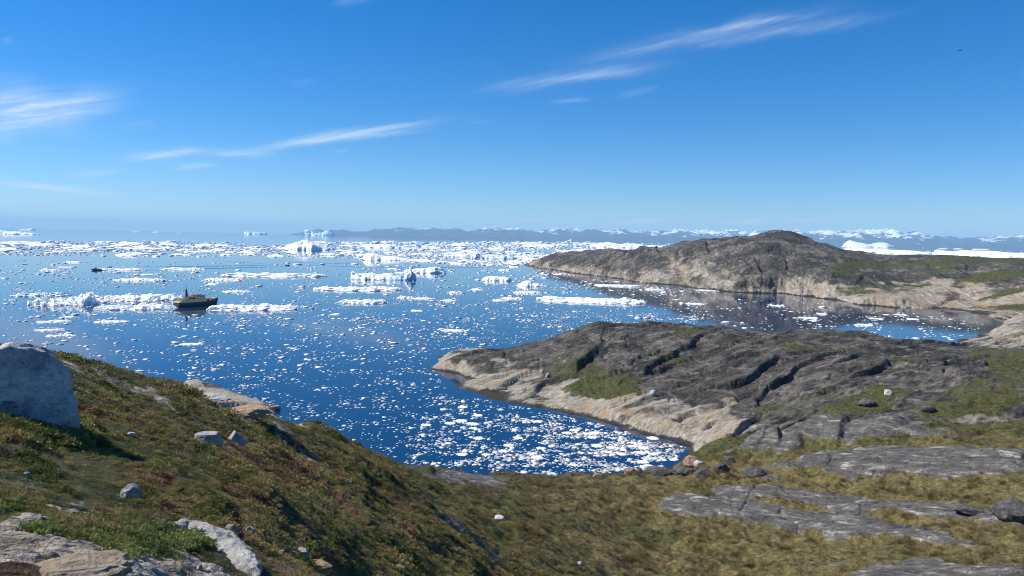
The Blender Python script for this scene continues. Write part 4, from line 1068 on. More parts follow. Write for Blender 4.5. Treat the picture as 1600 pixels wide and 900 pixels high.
def motorboat(px, py, lpx, heading, label, hullmat, cabmat, cabin=True):
    x, y = sea(px, py); r = math.hypot(x, y); L = lpx / FPX * r / max(abs(math.cos(heading)), .4)
    o = empty('motorboat', (x, y, 0), -math.atan2(x, y) + heading)
    o.scale = (L / 8, L / 8, L / 8)
    tag(o, label, 'motorboat')
    MB().loft(hull_rings(8, 2.6, .95, 1.5, 12, .85, -.4)).build('hull', hullmat, o)
    c = MB().box(-.8, 1.7, -.95, .95, 1.0, 2.35 if cabin else 1.5, .18).build('cabin', cabmat, o, bevel=.05)
    MB().box(1.45, 1.6, -.7, .7, 1.65 if cabin else 1.2, 2.15 if cabin else 1.4).build('windscreen', GLASS, c)
    MB().box(-4.35, -3.85, -.3, .3, .3, 1.5, .05).build('outboard_motor', DARK, o)
    if cabin: MB().tube((-.4, 0, 2.35), (-.5, 0, 3.5), .06).build('mast', DARK, o)
    return o


motorboat(150, 422.5, 13, math.pi * .97, 'small dark motorboat with pale cabin before a low floe at left', DARK, plain('boat_cabin', (.45, .42, .38), .5, .1, 1))
motorboat(450, 415, 7, .25, 'tiny dark open boat at the right tip of the long wake', DARK, DARK, False)

def wake(pts, wid, hgt, seed):
    rings = []
    P0 = [Vector((*sea(*q), 0)) for q in pts]
    n_ = 60; L_ = []
    for i in range(n_):
        u = i / (n_ - 1) * (len(P0) - 1); j = min(int(u), len(P0) - 2); L_.append(P0[j].lerp(P0[j + 1], u - j))
    rd = random.Random(seed)
    for i, c in enumerate(L_):
        d = (L_[min(i + 1, n_ - 1)] - L_[max(i - 1, 0)]).normalized(); sd = Vector((d.y, -d.x, 0)); e = math.sin(math.pi * (i + .5) / n_) ** .5
        w_ = wid * (.7 + .6 * rd.random())
        rings.append([tuple(c + sd * w_ * q + Vector((0, 0, -.05 + e * hgt * math.cos(q * math.pi / 2) * (.8 + .4 * rd.random())))) for q in (-1, -.6, -.2, .2, .6, 1)])
    return rings


wk = MB()
for pts_, w_, h_ in (([(450, 415.5), (380, 415), (300, 416.2), (200, 417)], 10, .55), ([(450, 416.5), (390, 418), (300, 420), (215, 423.5)], 7, .5), ([(445, 414.5), (400, 411), (340, 408)], 7, .4), ([(452, 413.5), (560, 417), (700, 418), (800, 417)], 9, .5), ([(420, 409), (500, 411), (600, 413)], 6, .4)):
    wk.loft(wake(pts_, w_, h_, len(wk.v)), caps=False)
wko = wk.build('wake', MAT_W); wko.data.polygons.foreach_set('use_smooth', np.ones(len(wko.data.polygons), bool))
tag(wko, 'long dark wake lines spreading across the calm sea behind the small boat', 'wake', None, 'stuff')

# ------------------------------------------------------------------ bird
bz = ray(1500, 79); br = 140.0
bird = empty('gull', (br * math.sin(bz[0]), br * math.cos(bz[0]), H + br * bz[1]), .5)
bird.scale = (1.25, 1.25, 1.25)
tag(bird, 'lone dark bird gliding high in the blue sky at upper right', 'bird')
FEA = plain('dark_feather', (.03, .03, .035), .7, .2, 20)
bb = MB(); rings = []
for u, rr0 in ((-.22, .012), (-.16, .03), (-.06, .055), (.05, .06), (.13, .04), (.17, .038), (.21, .028), (.25, .006)):
    rings.append([(u, rr0 * math.cos(t), rr0 * .85 * math.sin(t)) for t in np.linspace(0, 2 * math.pi, 10, endpoint=False)])
for sgn in (-1, 1):
    ws = []
    for yy, x0, x1, zz in ((.03, -.06, .1, .02), (.18, -.04, .11, .07), (.34, -.07, .06, .05), (.48, -.12, -.06, .01)):
        ws.append([(x0, sgn * yy, zz), (x1, sgn * yy, zz + .005), (x1 - .01, sgn * yy, zz + .014), (x0, sgn * yy, zz + .004)])
    bb.loft(ws, closed=True)
bb.loft(rings, closed=True)
bb.loft([[(-.2, -.02, 0), (-.2, .02, 0), (-.2, .02, .008), (-.2, -.02, .008)], [(-.3, -.06, 0), (-.3, .06, 0), (-.3, .06, .006), (-.3, -.06, .006)]], closed=True)
bb.build('body', FEA, bird)


# ------------------------------------------------------------------ boulders and stones
def rock_mat(name, stops, scale=2.0, tint=None):
    t = NT(name); p = t.n('ShaderNodeTexCoord').outputs['Object']
    a = t.noise(p, scale, 8, .68, .3); b = t.noise(p, scale * 5, 6, .7); v = t.noise(t.scaled(p, (1, 1, 3.5), (.5, .3, 0)), scale * .8, 6, .7)
    c = t.ramp(a, stops)
    c = t.mix(t.math('MULTIPLY', t.smooth(b, .55, .7), .55), c, tuple(x * .55 for x in stops[0][1]))
    crk = t.math('ABSOLUTE', t.math('SUBTRACT', t.noise(p, scale * .3, 2, .45, .3), .5))
    c = t.mix(t.math('MULTIPLY', t.smooth(crk, .006, .001), .12), c, tuple(x * .3 for x in stops[0][1]))
    if tint: c = t.mix(t.math('MULTIPLY', t.smooth(v, .55, .68), .6), c, tint)
    return t.out(c, .9, t.bump(t.math('ADD', t.math('ADD', a, t.math('MULTIPLY', b, .5)), t.math('MULTIPLY', t.smooth(crk, 0, .012), .15)), .16, .9), Specular__IOR__Level=.2)


RK_GREY = rock_mat('grey_gneiss', [(.34, (.13, .13, .133)), (.5, (.26, .257, .25)), (.66, (.46, .45, .43))], 1.6, (.12, .12, .125))
RK_BIG = rock_mat('big_boulder_rock', [(.33, (.24, .24, .235)), (.45, (.48, .47, .455)), (.56, (.66, .65, .625)), (.68, (.80, .79, .76))], 2.6, (.26, .26, .26))
RK_PALE = rock_mat('pale_gneiss', [(.3, (.22, .215, .205)), (.5, (.42, .405, .38)), (.7, (.62, .60, .565))], 3)
RK_TAN = rock_mat('tan_rock', [(.3, (.24, .15, .085)), (.5, (.40, .27, .16)), (.7, (.50, .38, .25))], 3, (.2, .17, .14))
RK_SAND = rock_mat('sandy_rock', [(.3, (.26, .20, .135)), (.5, (.47, .375, .265)), (.7, (.60, .50, .38))], 4, (.22, .20, .18))
RK_DARK = rock_mat('dark_rock', [(.3, (.035, .035, .037)), (.5, (.08, .078, .076)), (.7, (.17, .16, .15))], 1.5, (.2, .19, .17))
RK_WHITE = rock_mat('white_quartz', [(.3, (.42, .41, .40)), (.5, (.58, .57, .55)), (.7, (.70, .69, .67))], 3)
RK_PINK = rock_mat('pink_rock', [(.3, (.17, .09, .06)), (.5, (.30, .19, .14)), (.7, (.48, .38, .31))], 1.5)


def rock(name, px, py, w, h, d, seed, mat, label, cat='rock', sub=4, ncut=14, yaw=0, sink=.22, rnd=.05, shape=None, up_=0):
    """angular stone, w/h/d in pixels as seen from the hill; base on the ground seen at px, py"""
    x, y, z = hit(px, py); r = math.hypot(x, y); s = r / FPX
    bm = bmesh.new(); bmesh.ops.create_icosphere(bm, subdivisions=sub, radius=1)
    rd = random.Random(seed)
    cuts = []
    for i in range(ncut):
        v = Vector((rd.gauss(0, 1), rd.gauss(0, 1), abs(rd.gauss(0, .8)) - .08)).normalized(); cuts.append((v, rd.uniform(.62, .92)))
    if shape: cuts = [(Vector(a).normalized(), b) for a, b in shape] + cuts[:ncut]
    co = np.array([v.co[:] for v in bm.verts])
    for v, dd in cuts:
        vv = np.array(v[:]); dp = co @ vv; co = co - np.maximum(dp - dd, 0)[:, None] * vv[None] * .96
    nz = fbm(co[:, 0] * 2.1 + seed, co[:, 1] * 2.1 + co[:, 2] * 1.7, 4, seed, .55) * rnd + ridged(co[:, 0] * 3 + co[:, 2] * 2, co[:, 1] * 3 - co[:, 2], 2, seed + 3) * rnd * .4
    co = co * (1 + nz)[:, None]
    low = co[:, 2] < .05; co[low, :2] *= (1.0 / np.sqrt(np.clip(1 - (co[low, 2] - .05) ** 2 * .35, .15, 1)))[:, None]
    ext = (co.max(0) - co.min(0)) / 2; mid = (co.max(0) + co.min(0)) / 2
    co = (co - mid) / ext
    co = co * np.array([w * s / 2, d * s / 2, h * s / 2 * (1 + sink)])
    for v, c in zip(bm.verts, co): v.co = c
    me = bpy.data.meshes.new(name); bm.to_mesh(me); bm.free(); me.materials.append(mat)
    me.polygons.foreach_set('use_smooth', np.ones(len(me.polygons), bool))
    try: me.set_sharp_from_angle(angle=math.radians(28))
    except Exception: pass
    o = bpy.data.objects.new(name, me); COL.objects.link(o)
    o.location = (x, y, z + h * s / 2 * (1 - sink) + up_ * s); o.rotation_euler = (0, 0, -math.atan2(x, y) + yaw)
    return tag(o, label, cat)


rock('boulder', -4, 652, 192, 100, 86, 21, RK_BIG, 'huge grey boulder at the left edge casting a long shadow', 'boulder', 6, 9, 0, .5, .06,
     shape=[((.25, -1, .12), .62), ((1, -.1, .05), .80), ((.75, 0, .65), .86), ((.45, -.1, .9), .90), ((.6, -.75, .35), .74), ((-.3, -.85, .4), .72), ((.9, .5, .3), .8)])
rock('boulder', 2, 656, 46, 38, 60, 22, RK_GREY, 'smaller grey boulder leaning against the foot of the huge one', 'boulder', 5, 10, .4)
rock('stone', 326, 699, 41, 22, 34, 23, RK_PALE, 'pale flat topped stone on the mossy slope beside a pointed stone', 'stone', 4, 6, 0, .2, .03, shape=[((0, 0, 1), .55), ((0, -1, .1), .6), ((1, -.2, .3), .7)])
rock('stone', 370, 696, 28, 23, 24, 24, RK_PALE, 'small pointed pale stone right of the flat topped one', 'stone', 4, 6, .3, .2, .03, shape=[((.7, 0, .7), .4), ((-.8, 0, .6), .5)])
rock('stone', 204, 779, 27, 22, 22, 25, RK_PALE, 'angular blue grey stone alone below the boulder shadow', 'stone', 4, 8)
rock('stone', 391, 837, 20, 16, 16, 26, RK_PALE, 'round pale stone in moss right of the pale ledge', 'stone', 4, 8)
rock('stone', 386, 824, 7, 6, 7, 27, RK_WHITE, 'tiny white stone resting on top of the round pale stone', 'stone', 3, 8)
rock('stone', 472, 871, 22, 15, 18, 28, RK_PALE, 'flat cream stone above the orange edged slab near the bottom', 'stone', 4, 6, .3, .2, .03, shape=[((0, -.3, 1), .5)])
rock('stone', 499, 891, 42, 14, 26, 29, RK_TAN, 'orange edged flat slab of stone near the bottom', 'stone', 4, 6, -.2, .2, .03, shape=[((0, -.2, 1), .5), ((-1, -.3, 0), .6)])
rock('stone', 624, 896, 18, 14, 14, 30, RK_TAN, 'orange triangular stone at the bottom edge', 'stone', 4, 7)
rock('stone', 205, 681, 12, 6, 9, 31, RK_WHITE, 'small white stone in the moss right of the huge boulder', 'stone', 3, 8)
rock('stone', 780, 811, 18, 6, 14, 32, RK_WHITE, 'bright white flat stone lying alone in the valley grass', 'stone', 3, 8, 0, .2, .05)
rock('stone', 546, 757, 7, 6, 5, 33, RK_WHITE, 'narrow white stone set on the shoulder of the hillside', 'stone', 3, 8)
rock('stone', 907, 882, 10, 6, 8, 34, RK_PALE, 'small pale stone with dark side low in the valley', 'stone', 3, 8)
rock('stone', 361, 834, 24, 14, 18, 35, RK_GREY, 'grey half buried stone between ledge and round pale stone', 'stone', 4, 8)
rock('stone', 42, 745, 10, 7, 8, 36, RK_PALE, 'small pale stone in the shaded moss under the boulder', 'stone', 3, 8)
rock('stone', 312, 890, 8, 8, 8, 37, RK_PALE, 'small round pebble on bare ground by the ledge foot', 'stone', 3, 8)
rock('stone', 440, 872, 16, 12, 12, 38, RK_GREY, 'grey stone left of the flat cream one', 'stone', 4, 8)
rock('rock_ledge', 120, 908, 150, 34, 90, 40, RK_SAND, 'tan rounded rock at the bottom left corner', 'rock', 5, 5, .1, .3, .09)
LEDGE = [(262, 820, 3), (285, 822, 12), (305, 828, 18), (325, 838, 22), (343, 851, 25), (358, 866, 26), (372, 882, 25), (388, 897, 20), (402, 908, 6)]
lr = []
for px, py, wd_ in LEDGE:
    x, y, z = hit(px, py); r = math.hypot(x, y); lr.append((Vector((x, y, z)), wd_ * r / FPX))
rings = []
for i, (c, w_) in enumerate(lr):
    d = (lr[min(i + 1, len(lr) - 1)][0] - lr[max(i - 1, 0)][0]).normalized(); sd = d.cross(Vector((0, 0, 1))).normalized()
    rings.append([tuple(c + sd * w_ * 1.25 * math.cos(t) + Vector((0, 0, 1)) * (w_ * .95 * math.sin(t) - w_ * .25)) for t in np.linspace(0, 2 * math.pi, 20, endpoint=False)])
mb = MB().loft(rings, closed=True)
lo = mb.build('rock_ledge', RK_PALE); tag(lo, 'pale weathered ledge curving down out of the moss', 'rock')
md = lo.modifiers.new('s', 'SUBSURF'); md.levels = md.render_levels = 3
tx = bpy.data.textures.new('ledge_relief', 'CLOUDS'); tx.noise_scale = .16; tx.noise_depth = 5
md = lo.modifiers.new('d', 'DISPLACE'); md.texture = tx; md.strength = .11; md.texture_coords = 'GLOBAL'
rock('boulder', 1582, 810, 50, 27, 40, 42, RK_DARK, 'dark grey boulder at the right edge above the slab', 'boulder', 5, 8)
rock('boulder', 1515, 800, 42, 9, 24, 43, RK_DARK, 'low dark rock left of the dark boulder at right', 'rock', 4, 8)
rock('boulder', 1080, 728, 26, 16, 20, 44, RK_PINK, 'reddish brown boulder at the head of the near cove', 'boulder', 4, 8)
rock('boulder', 1093, 730, 19, 11, 14, 45, RK_PALE, 'pale rounded boulder leaning on the reddish brown one', 'boulder', 4, 8)
rock('boulder', 1103, 747, 32, 15, 20, 46, RK_DARK, 'black broken boulder below the pale rounded one', 'boulder', 4, 10)
rock('boulder', 1070, 742, 40, 12, 24, 47, RK_DARK, 'low dark boulder between grass and the cove ice', 'boulder', 4, 10)
rock('boulder', 1127, 737, 26, 14, 20, 48, RK_DARK, 'dark boulder right of the black broken one', 'boulder', 4, 10)
rock('boulder', 1030, 741, 50, 12, 24, 49, RK_DARK, 'long dark boulder at the waterline of the near cove', 'boulder', 4, 10)
rock('boulder', 934, 747, 18, 8, 12, 50, RK_PINK, 'pinkish boulder at the grassy rim of the cove', 'boulder', 4, 8)
rock('boulder', 984, 738, 22, 8, 16, 51, RK_PINK, 'tan boulder right of the pinkish one on the rim', 'boulder', 4, 8)
rock('boulder', 1178, 744, 38, 14, 26, 52, RK_DARK, 'dark wedge boulder in grass left of the big slab', 'boulder', 4, 8)
rock('boulder', 1140, 722, 18, 9, 14, 53, RK_DARK, 'small dark boulder in the grass above the cove head', 'boulder', 4, 8)
rock('boulder', 1355, 634, 26, 11, 18, 54, RK_DARK, 'dark boulder in green grass on the near headland', 'boulder', 4, 8)
rock('boulder', 1389, 618, 13, 9, 10, 55, RK_PALE, 'pale boulder above the grassy hollow at right', 'boulder', 4, 8)
rock('boulder', 1450, 643, 20, 10, 14, 56, RK_DARK, 'dark boulder at the edge of the brown grass at right', 'boulder', 4, 8)
rock('boulder', 1021, 617, 12, 8, 9, 57, RK_PALE, 'pale boulder at the right tip of the green hollow', 'boulder', 4, 8)
rock('boulder', 856, 590, 9, 8, 8, 58, RK_GREY, 'grey blue boulder at the left end of the green hollow', 'boulder', 3, 8)
rock('boulder', 430, 641, 16, 8, 12, 59, RK_PINK, 'brown boulder awash at the tip of the pale shore rocks', 'boulder', 4, 8)
rock('shore_rock', 385, 648, 74, 12, 60, 60, RK_TAN, 'tan rounded shore rock farthest out at the hill foot', 'rock', 5, 4, .1, .3, .08)
rock('shore_rock', 325, 626, 64, 9, 50, 61, RK_PALE, 'pale shore rock behind the hill crest', 'rock', 5, 4, .1, .3, .08)

# ------------------------------------------------------------------ plants of the hillside
def leaf_mesh(name, n, rad, hgt, lw, ll, seed, mat, upright=.3):
    rd = random.Random(seed); v = []; f = []
    for i in range(n):
        a = rd.uniform(0, 6.283); rr0 = rad * math.sqrt(rd.random()); c = Vector((rr0 * math.cos(a), rr0 * math.sin(a), hgt * (1 - (rr0 / rad) ** 2) * rd.uniform(.35, 1.1)))
        d = Vector((rd.gauss(0, 1), rd.gauss(0, 1), upright * 2 + rd.gauss(0, .5))).normalized()
        sd = d.cross(Vector((rd.gauss(0, 1), rd.gauss(0, 1), rd.gauss(0, 1)))).normalized()
        l = ll * rd.uniform(.6, 1.3); w = lw * rd.uniform(.7, 1.3); o = len(v); nn = d.cross(sd) * (w * .25)
        v += [tuple(c), tuple(c + d * l * .5 + sd * w * .5 + nn), tuple(c + d * l), tuple(c + d * l * .5 - sd * w * .5 + nn)]
        f.append((o, o + 1, o + 2, o + 3))
    me = bpy.data.meshes.new(name); me.from_pydata(v, [], f); me.materials.append(mat); return bpy.data.objects.new(name, me)


def veg_mat(name, stops, patchy):
    t = NT(name); p = t.pos()
    rnd_ = t.n('ShaderNodeObjectInfo').outputs['Random']
    g = t.noise(p, patchy, 5, .65); g2 = t.noise(p, 25, 2, .5)
    f = t.math('ADD', t.math('MULTIPLY_ADD', t.math('ADD', t.math('SUBTRACT', g, .5), t.math('MULTIPLY', t.math('SUBTRACT', t.noise(p, patchy * 4.5, 3, .6), .5), .6)), 1.35, .40), t.math('ADD', t.math('MULTIPLY', rnd_, .08), t.math('MULTIPLY', g2, .10)))
    c = t.ramp(f, stops)
    m = t.out(c, .55, Specular__IOR__Level=.4)
    tr = t.n('ShaderNodeBsdfTranslucent', Color=c); ms = t.n('ShaderNodeMixShader', Fac=.24)
    t.t.links.new(t.b.outputs[0], ms.inputs[1]); t.t.links.new(tr.outputs[0], ms.inputs[2]); t.t.links.new(ms.outputs[0], t.t.nodes['Material Output'].inputs['Surface'])
    return m


VM_HEATH = veg_mat('heath_leaves', [(.28, (.040, .052, .010)), (.39, (.105, .118, .020)), (.48, (.21, .19, .042)), (.55, (.31, .255, .095)), (.62, (.25, .155, .062)), (.72, (.15, .068, .030))], .42)
VM_GRASS = veg_mat('dry_grass', [(.28, (.050, .052, .013)), (.40, (.11, .094, .030)), (.52, (.23, .178, .07)), (.66, (.36, .29, .15))], .4)
VM_LEAF = veg_mat('willow_leaves', [(.3, (.075, .115, .022)), (.5, (.15, .205, .04)), (.7, (.25, .29, .075))], 1)
VM_LICH = veg_mat('pale_lichen', [(.3, (.19, .17, .09)), (.5, (.33, .30, .18)), (.7, (.46, .42, .28))], 1)
VM_TWIG = veg_mat('grey_twigs', [(.3, (.10, .085, .07)), (.5, (.19, .165, .14)), (.7, (.29, .26, .23))], 1)


def scatter(name, label, cat, src, pts):
    """ground cover: small plants set on the ground points"""
    me = bpy.data.meshes.new(name)
    P_ = np.array([p[:3] for p in pts], np.float32)
    me.vertices.add(len(P_)); me.vertices.foreach_set('co', P_.ravel())
    a = me.attributes.new('size', 'FLOAT', 'POINT'); a.data.foreach_set('value', np.array([p[3] for p in pts], np.float32))
    b = me.attributes.new('turn', 'FLOAT_VECTOR', 'POINT')
    tr = np.zeros((len(P_), 3), np.float32); tr[:, 2] = rng.random(len(P_)) * 6.283; tr[:, :2] = (rng.random((len(P_), 2)) - .5) * .5
    b.data.foreach_set('vector', tr.ravel())
    o = bpy.data.objects.new(name, me); COL.objects.link(o)
    ng = bpy.data.node_groups.new(name, 'GeometryNodeTree')
    ng.interface.new_socket('Geometry', in_out='INPUT', socket_type='NodeSocketGeometry'); ng.interface.new_socket('Geometry', in_out='OUTPUT', socket_type='NodeSocketGeometry')
    N = ng.nodes; gi = N.new('NodeGroupInput'); go = N.new('NodeGroupOutput'); ip = N.new('GeometryNodeInstanceOnPoints')
    cc = bpy.data.collections.new(name + '_kinds')
    for s in src: cc.objects.link(s)
    ci_ = N.new('GeometryNodeCollectionInfo'); ci_.inputs['Collection'].default_value = cc; ci_.inputs['Separate Children'].default_value = True; ci_.inputs['Reset Children'].default_value = True
    na = N.new('GeometryNodeInputNamedAttribute'); na.data_type = 'FLOAT'; na.inputs['Name'].default_value = 'size'
    nb = N.new('GeometryNodeInputNamedAttribute'); nb.data_type = 'FLOAT_VECTOR'; nb.inputs['Name'].default_value = 'turn'
    L = ng.links
    L.new(gi.outputs[0], ip.inputs['Points']); L.new(ci_.outputs[0], ip.inputs['Instance']); ip.inputs['Pick Instance'].default_value = True
    L.new(nb.outputs['Attribute'], ip.inputs['Rotation']); L.new(na.outputs['Attribute'], ip.inputs['Scale']); L.new(ip.outputs[0], go.inputs[0])
    md = o.modifiers.new('scatter', 'NODES'); md.node_group = ng
    return tag(o, label, cat, None, 'stuff')


def sample(n, r0, r1, a0, a1, accept, size):
    a = rng.uniform(a0, a1, n); l = rng.uniform(math.log(r0), math.log(r1), n)
    iu = ((a - AZ0) / (AZ1 - AZ0) * (NU - 1)); iv = ((l - LR0) / (LR1 - LR0) * (NV - 1))
    i = iu.astype(int); j = iv.astype(int); fu = iu - i; fv = iv - j
    def lk(F): return (F[j, i] * (1 - fu) + F[j, i + 1] * fu) * (1 - fv) + (F[j + 1, i] * (1 - fu) + F[j + 1, i + 1] * fu) * fv
    r = np.exp(l); x = r * np.sin(a); y = r * np.cos(a); z = lk(Z1); s = size(r) * rng.uniform(.6, 1.35, n) * (1 + .55 * fbm(x / (.06 * r + .3), y / (.06 * r + .3), 2, 1234))
    ok = accept(x, y, r, lk) > rng.random(n)
    return list(zip(x[ok], y[ok], z[ok] - .01, s[ok]))


heath = [leaf_mesh('heath_tuft', 84, 1.0, .55, .15, .36, 70 + i, VM_HEATH, .4) for i in range(4)]
grass = [leaf_mesh('grass_tuft', 46, .6, .12, .05, 1.0, 80 + i, VM_GRASS, .8) for i in range(4)]
lich = [leaf_mesh('lichen_tuft', 50, 1.0, .35, .16, .24, 90 + i, VM_LICH, .5) for i in range(3)]
twig = [leaf_mesh('twig_tuft', 40, .9, .25, .022, .9, 95 + i, VM_TWIG, .25) for i in range(3)]
leafy = [leaf_mesh('willow_tuft', 46, .9, .5, .26, .42, 99 + i, VM_LEAF, .5) for i in range(3)]
sz = lambda k, lo, hi: (lambda r: np.clip(k * r, lo, hi))
pts = sample(52000, 3.2, 95, -.72, .12, lambda x, y, r, lk: np.clip(lk(veg) * 1.2 - .1, 0, 1) * (.12 + .88 * sstep(-.35, .15, fbm(x / 1.1, y / 1.1, 4, 1000))), (lambda r: np.clip(.0068 * r, .03, .24)))
pts += sample(46000, 3.2, 45, -.72, .12, lambda x, y, r, lk: np.clip(lk(veg) * 1.2 - .1, 0, .9), (lambda r: .0034 * r))
for _ in range(900):
    hx, hy, hz_ = hit(random.uniform(-20, 135), random.uniform(655, 690) + abs(random.gauss(0, 6))); rr0 = math.hypot(hx, hy)
    if rr0 < 20: pts.append((hx, hy, hz_, .010 * rr0 * random.uniform(.6, 1.5)))
scatter('heath_cover', 'low dark green and russet heath plants carpeting the hillside', 'heath', heath, pts)
pts = sample(60000, 30, 165, -.4, .72, lambda x, y, r, lk: np.clip(lk(veg) * 1.3 - .2, 0, 1) * sstep(-.25, .25, fbm(x / 4, y / 4, 4, 1010)) * sstep(-.3, -.05, np.arctan2(x, y) + .0 * r), sz(.0042, .12, .55))
pts += sample(14000, 165, 330, -.1, .7, lambda x, y, r, lk: sstep(.45, .8, lk(veg)), sz(.0022, .3, .6))
pts += sample(2500, 4, 40, -.7, .1, lambda x, y, r, lk: lk(veg) * sstep(.05, .3, fbm(x / 2, y / 2, 3, 1020)) * .6, sz(.008, .05, .2))
scatter('grass_cover', 'straw coloured grass covering the valley floor and the lower slope', 'grass', grass, pts)
pts = sample(9000, 4, 60, -.7, .1, lambda x, y, r, lk: np.clip(lk(veg), 0, 1) * sstep(.12, .34, fbm(x / 1.9, y / 1.9, 3, 1030)), sz(.0062, .02, .18))
scatter('lichen_cover', 'pale yellow lichen speckling the mossy hillside', 'lichen', lich, pts)
pts = sample(5000, 3.2, 30, -.72, .1, lambda x, y, r, lk: sstep(.05, .3, fbm(x / 1.1, y / 1.1, 3, 1040)) * .7, sz(.009, .05, .2))
pts = pts + sample(6000, 5, 45, -.7, .1, lambda x, y, r, lk: lk(veg) * sstep(.15, .35, fbm(x / 3.3, y / 3.3, 3, 1060)), sz(.008, .05, .2))
scatter('twig_litter', 'grey dead twigs scattered through the hillside heath', 'twigs', twig, pts)
wp = []
for cxp, cyp, n_, sp in ((200, 838, 120, 26), (250, 848, 130, 26), (160, 832, 60, 20), (300, 848, 70, 16), (65, 828, 36, 12), (20, 790, 40, 16), (230, 858, 60, 26)):
    for _ in range(n_):
        hx, hy, hz_ = hit(cxp + random.gauss(0, sp), cyp + random.gauss(0, sp * .28)); rr0 = math.hypot(hx, hy)
        if rr0 < 20: wp.append((hx, hy, hz_, .0085 * rr0 * random.uniform(.6, 1.3)))
scatter('willow_cover', 'bright green dwarf willow leaves by the bare rock at lower left', 'dwarf willow', leafy, wp)

# ------------------------------------------------------------------ haze
bm = bmesh.new(); bmesh.ops.create_cube(bm, size=1)
hm = bpy.data.meshes.new('haze'); bm.to_mesh(hm); bm.free()
hz = bpy.data.objects.new('haze', hm); COL.objects.link(hz)
hx0, hx1, hy0, hy1, hz0, hz1 = -43000, 43000, -3500, 53000, -25, 620
hz.location = ((hx0 + hx1) / 2, (hy0 + hy1) / 2, (hz0 + hz1) / 2); hz.scale = (hx1 - hx0, hy1 - hy0, hz1 - hz0)
th = bpy.data.materials.new('haze_air'); th.use_nodes = True
nt = th.node_tree; nt.nodes.remove(nt.nodes['Principled BSDF'])
pv = nt.nodes.new('ShaderNodeVolumePrincipled'); pv.inputs['Density'].default_value = 3.6e-5; pv.inputs['Color'].default_value = (.42, .74, 1, 1); pv.inputs['Anisotropy'].default_value = .0
nt.links.new(pv.outputs[0], nt.nodes['Material Output'].inputs['Volume'])
hm.materials.append(th); tag(hz, 'thin blue haze over the sea fading the far mountains', 'haze', None, 'stuff')

# ------------------------------------------------------------------ light
SUN_AZ = math.radians(-81); SUN_EL = math.radians(45)
sl = bpy.data.lights.new('sun', 'SUN'); sl.energy = 4.4; sl.angle = math.radians(.53); sl.color = (1, .955, .88)
slo = bpy.data.objects.new('sun', sl); COL.objects.link(slo)
sdir = Vector((math.sin(SUN_AZ) * math.cos(SUN_EL), math.cos(SUN_AZ) * math.cos(SUN_EL), math.sin(SUN_EL)))
slo.rotation_euler = sdir.to_track_quat('Z', 'Y').to_euler()
slo.location = (-300, 100, 400)

w = bpy.data.worlds.new('World'); scene.world = w; w.use_nodes = True
nt = w.node_tree; bg = nt.nodes['Background']; bg.inputs['Strength'].default_value = .070
sky = nt.nodes.new('ShaderNodeTexSky'); sky.sky_type = 'NISHITA'; sky.sun_disc = False
sky.sun_elevation = SUN_EL; sky.sun_rotation = SUN_AZ; sky.air_density = .9; sky.dust_density = .0; sky.ozone_density = 5.0; sky.altitude = 50
tc = nt.nodes.new('ShaderNodeTexCoord')


def wn(typ, **kw):
    x = nt.nodes.new(typ)
    for k_, v in kw.items(): setattr(x, k_, v)
    return x


def wm(op, a, b=None, c=None, clamp=False):
    x = wn('ShaderNodeMath', operation=op, use_clamp=clamp)
    for i_, v in enumerate((a, b, c)):
        if v is None: continue
        if isinstance(v, bpy.types.NodeSocket): nt.links.new(v, x.inputs[i_])
        else: x.inputs[i_].default_value = v
    return x.outputs[0]


def wdot(vec):
    x = wn('ShaderNodeVectorMath', operation='DOT_PRODUCT'); nt.links.new(tc.outputs['Generated'], x.inputs[0]); x.inputs[1].default_value = vec
    return x.outputs['Value']


def sky_dir(px, py):
    a, t = ray(px, py); e = math.atan(t)
    return Vector((math.sin(a) * math.cos(e), math.cos(a) * math.cos(e), math.sin(e)))


# fibrous texture of the cirrus, drawn out along the wind
wd = (sky_dir(1000, 200) - sky_dir(600, 290)).normalized()
vmap = []
nrm_ = wd.cross(Vector((0, 1, 0))).normalized(); third = wd.cross(nrm_)
cmb = wn('ShaderNodeCombineXYZ')
for i_, (v, s_) in enumerate(((wd, 4.0), (nrm_, 80.0), (third, 14.0))):
    nt.links.new(wm('MULTIPLY', wdot(v), s_), cmb.inputs[i_])
fib = wn('ShaderNodeTexNoise'); nt.links.new(cmb.outputs[0], fib.inputs['Vector']); fib.inputs['Scale'].default_value = 1.6; fib.inputs['Detail'].default_value = 7; fib.inputs['Roughness'].default_value = .62; fib.inputs['Distortion'].default_value = .5
fibf = fib.outputs['Fac']
warp = wn('ShaderNodeTexNoise'); nt.links.new(tc.outputs['Generated'], warp.inputs['Vector']); warp.inputs['Scale'].default_value = 14; warp.inputs['Detail'].default_value = 4
warpf = wm('SUBTRACT', warp.outputs['Fac'], .5)
fibm = wm('POWER', wm('MULTIPLY', fibf, 1.62, clamp=True), 2.6)
tot = None
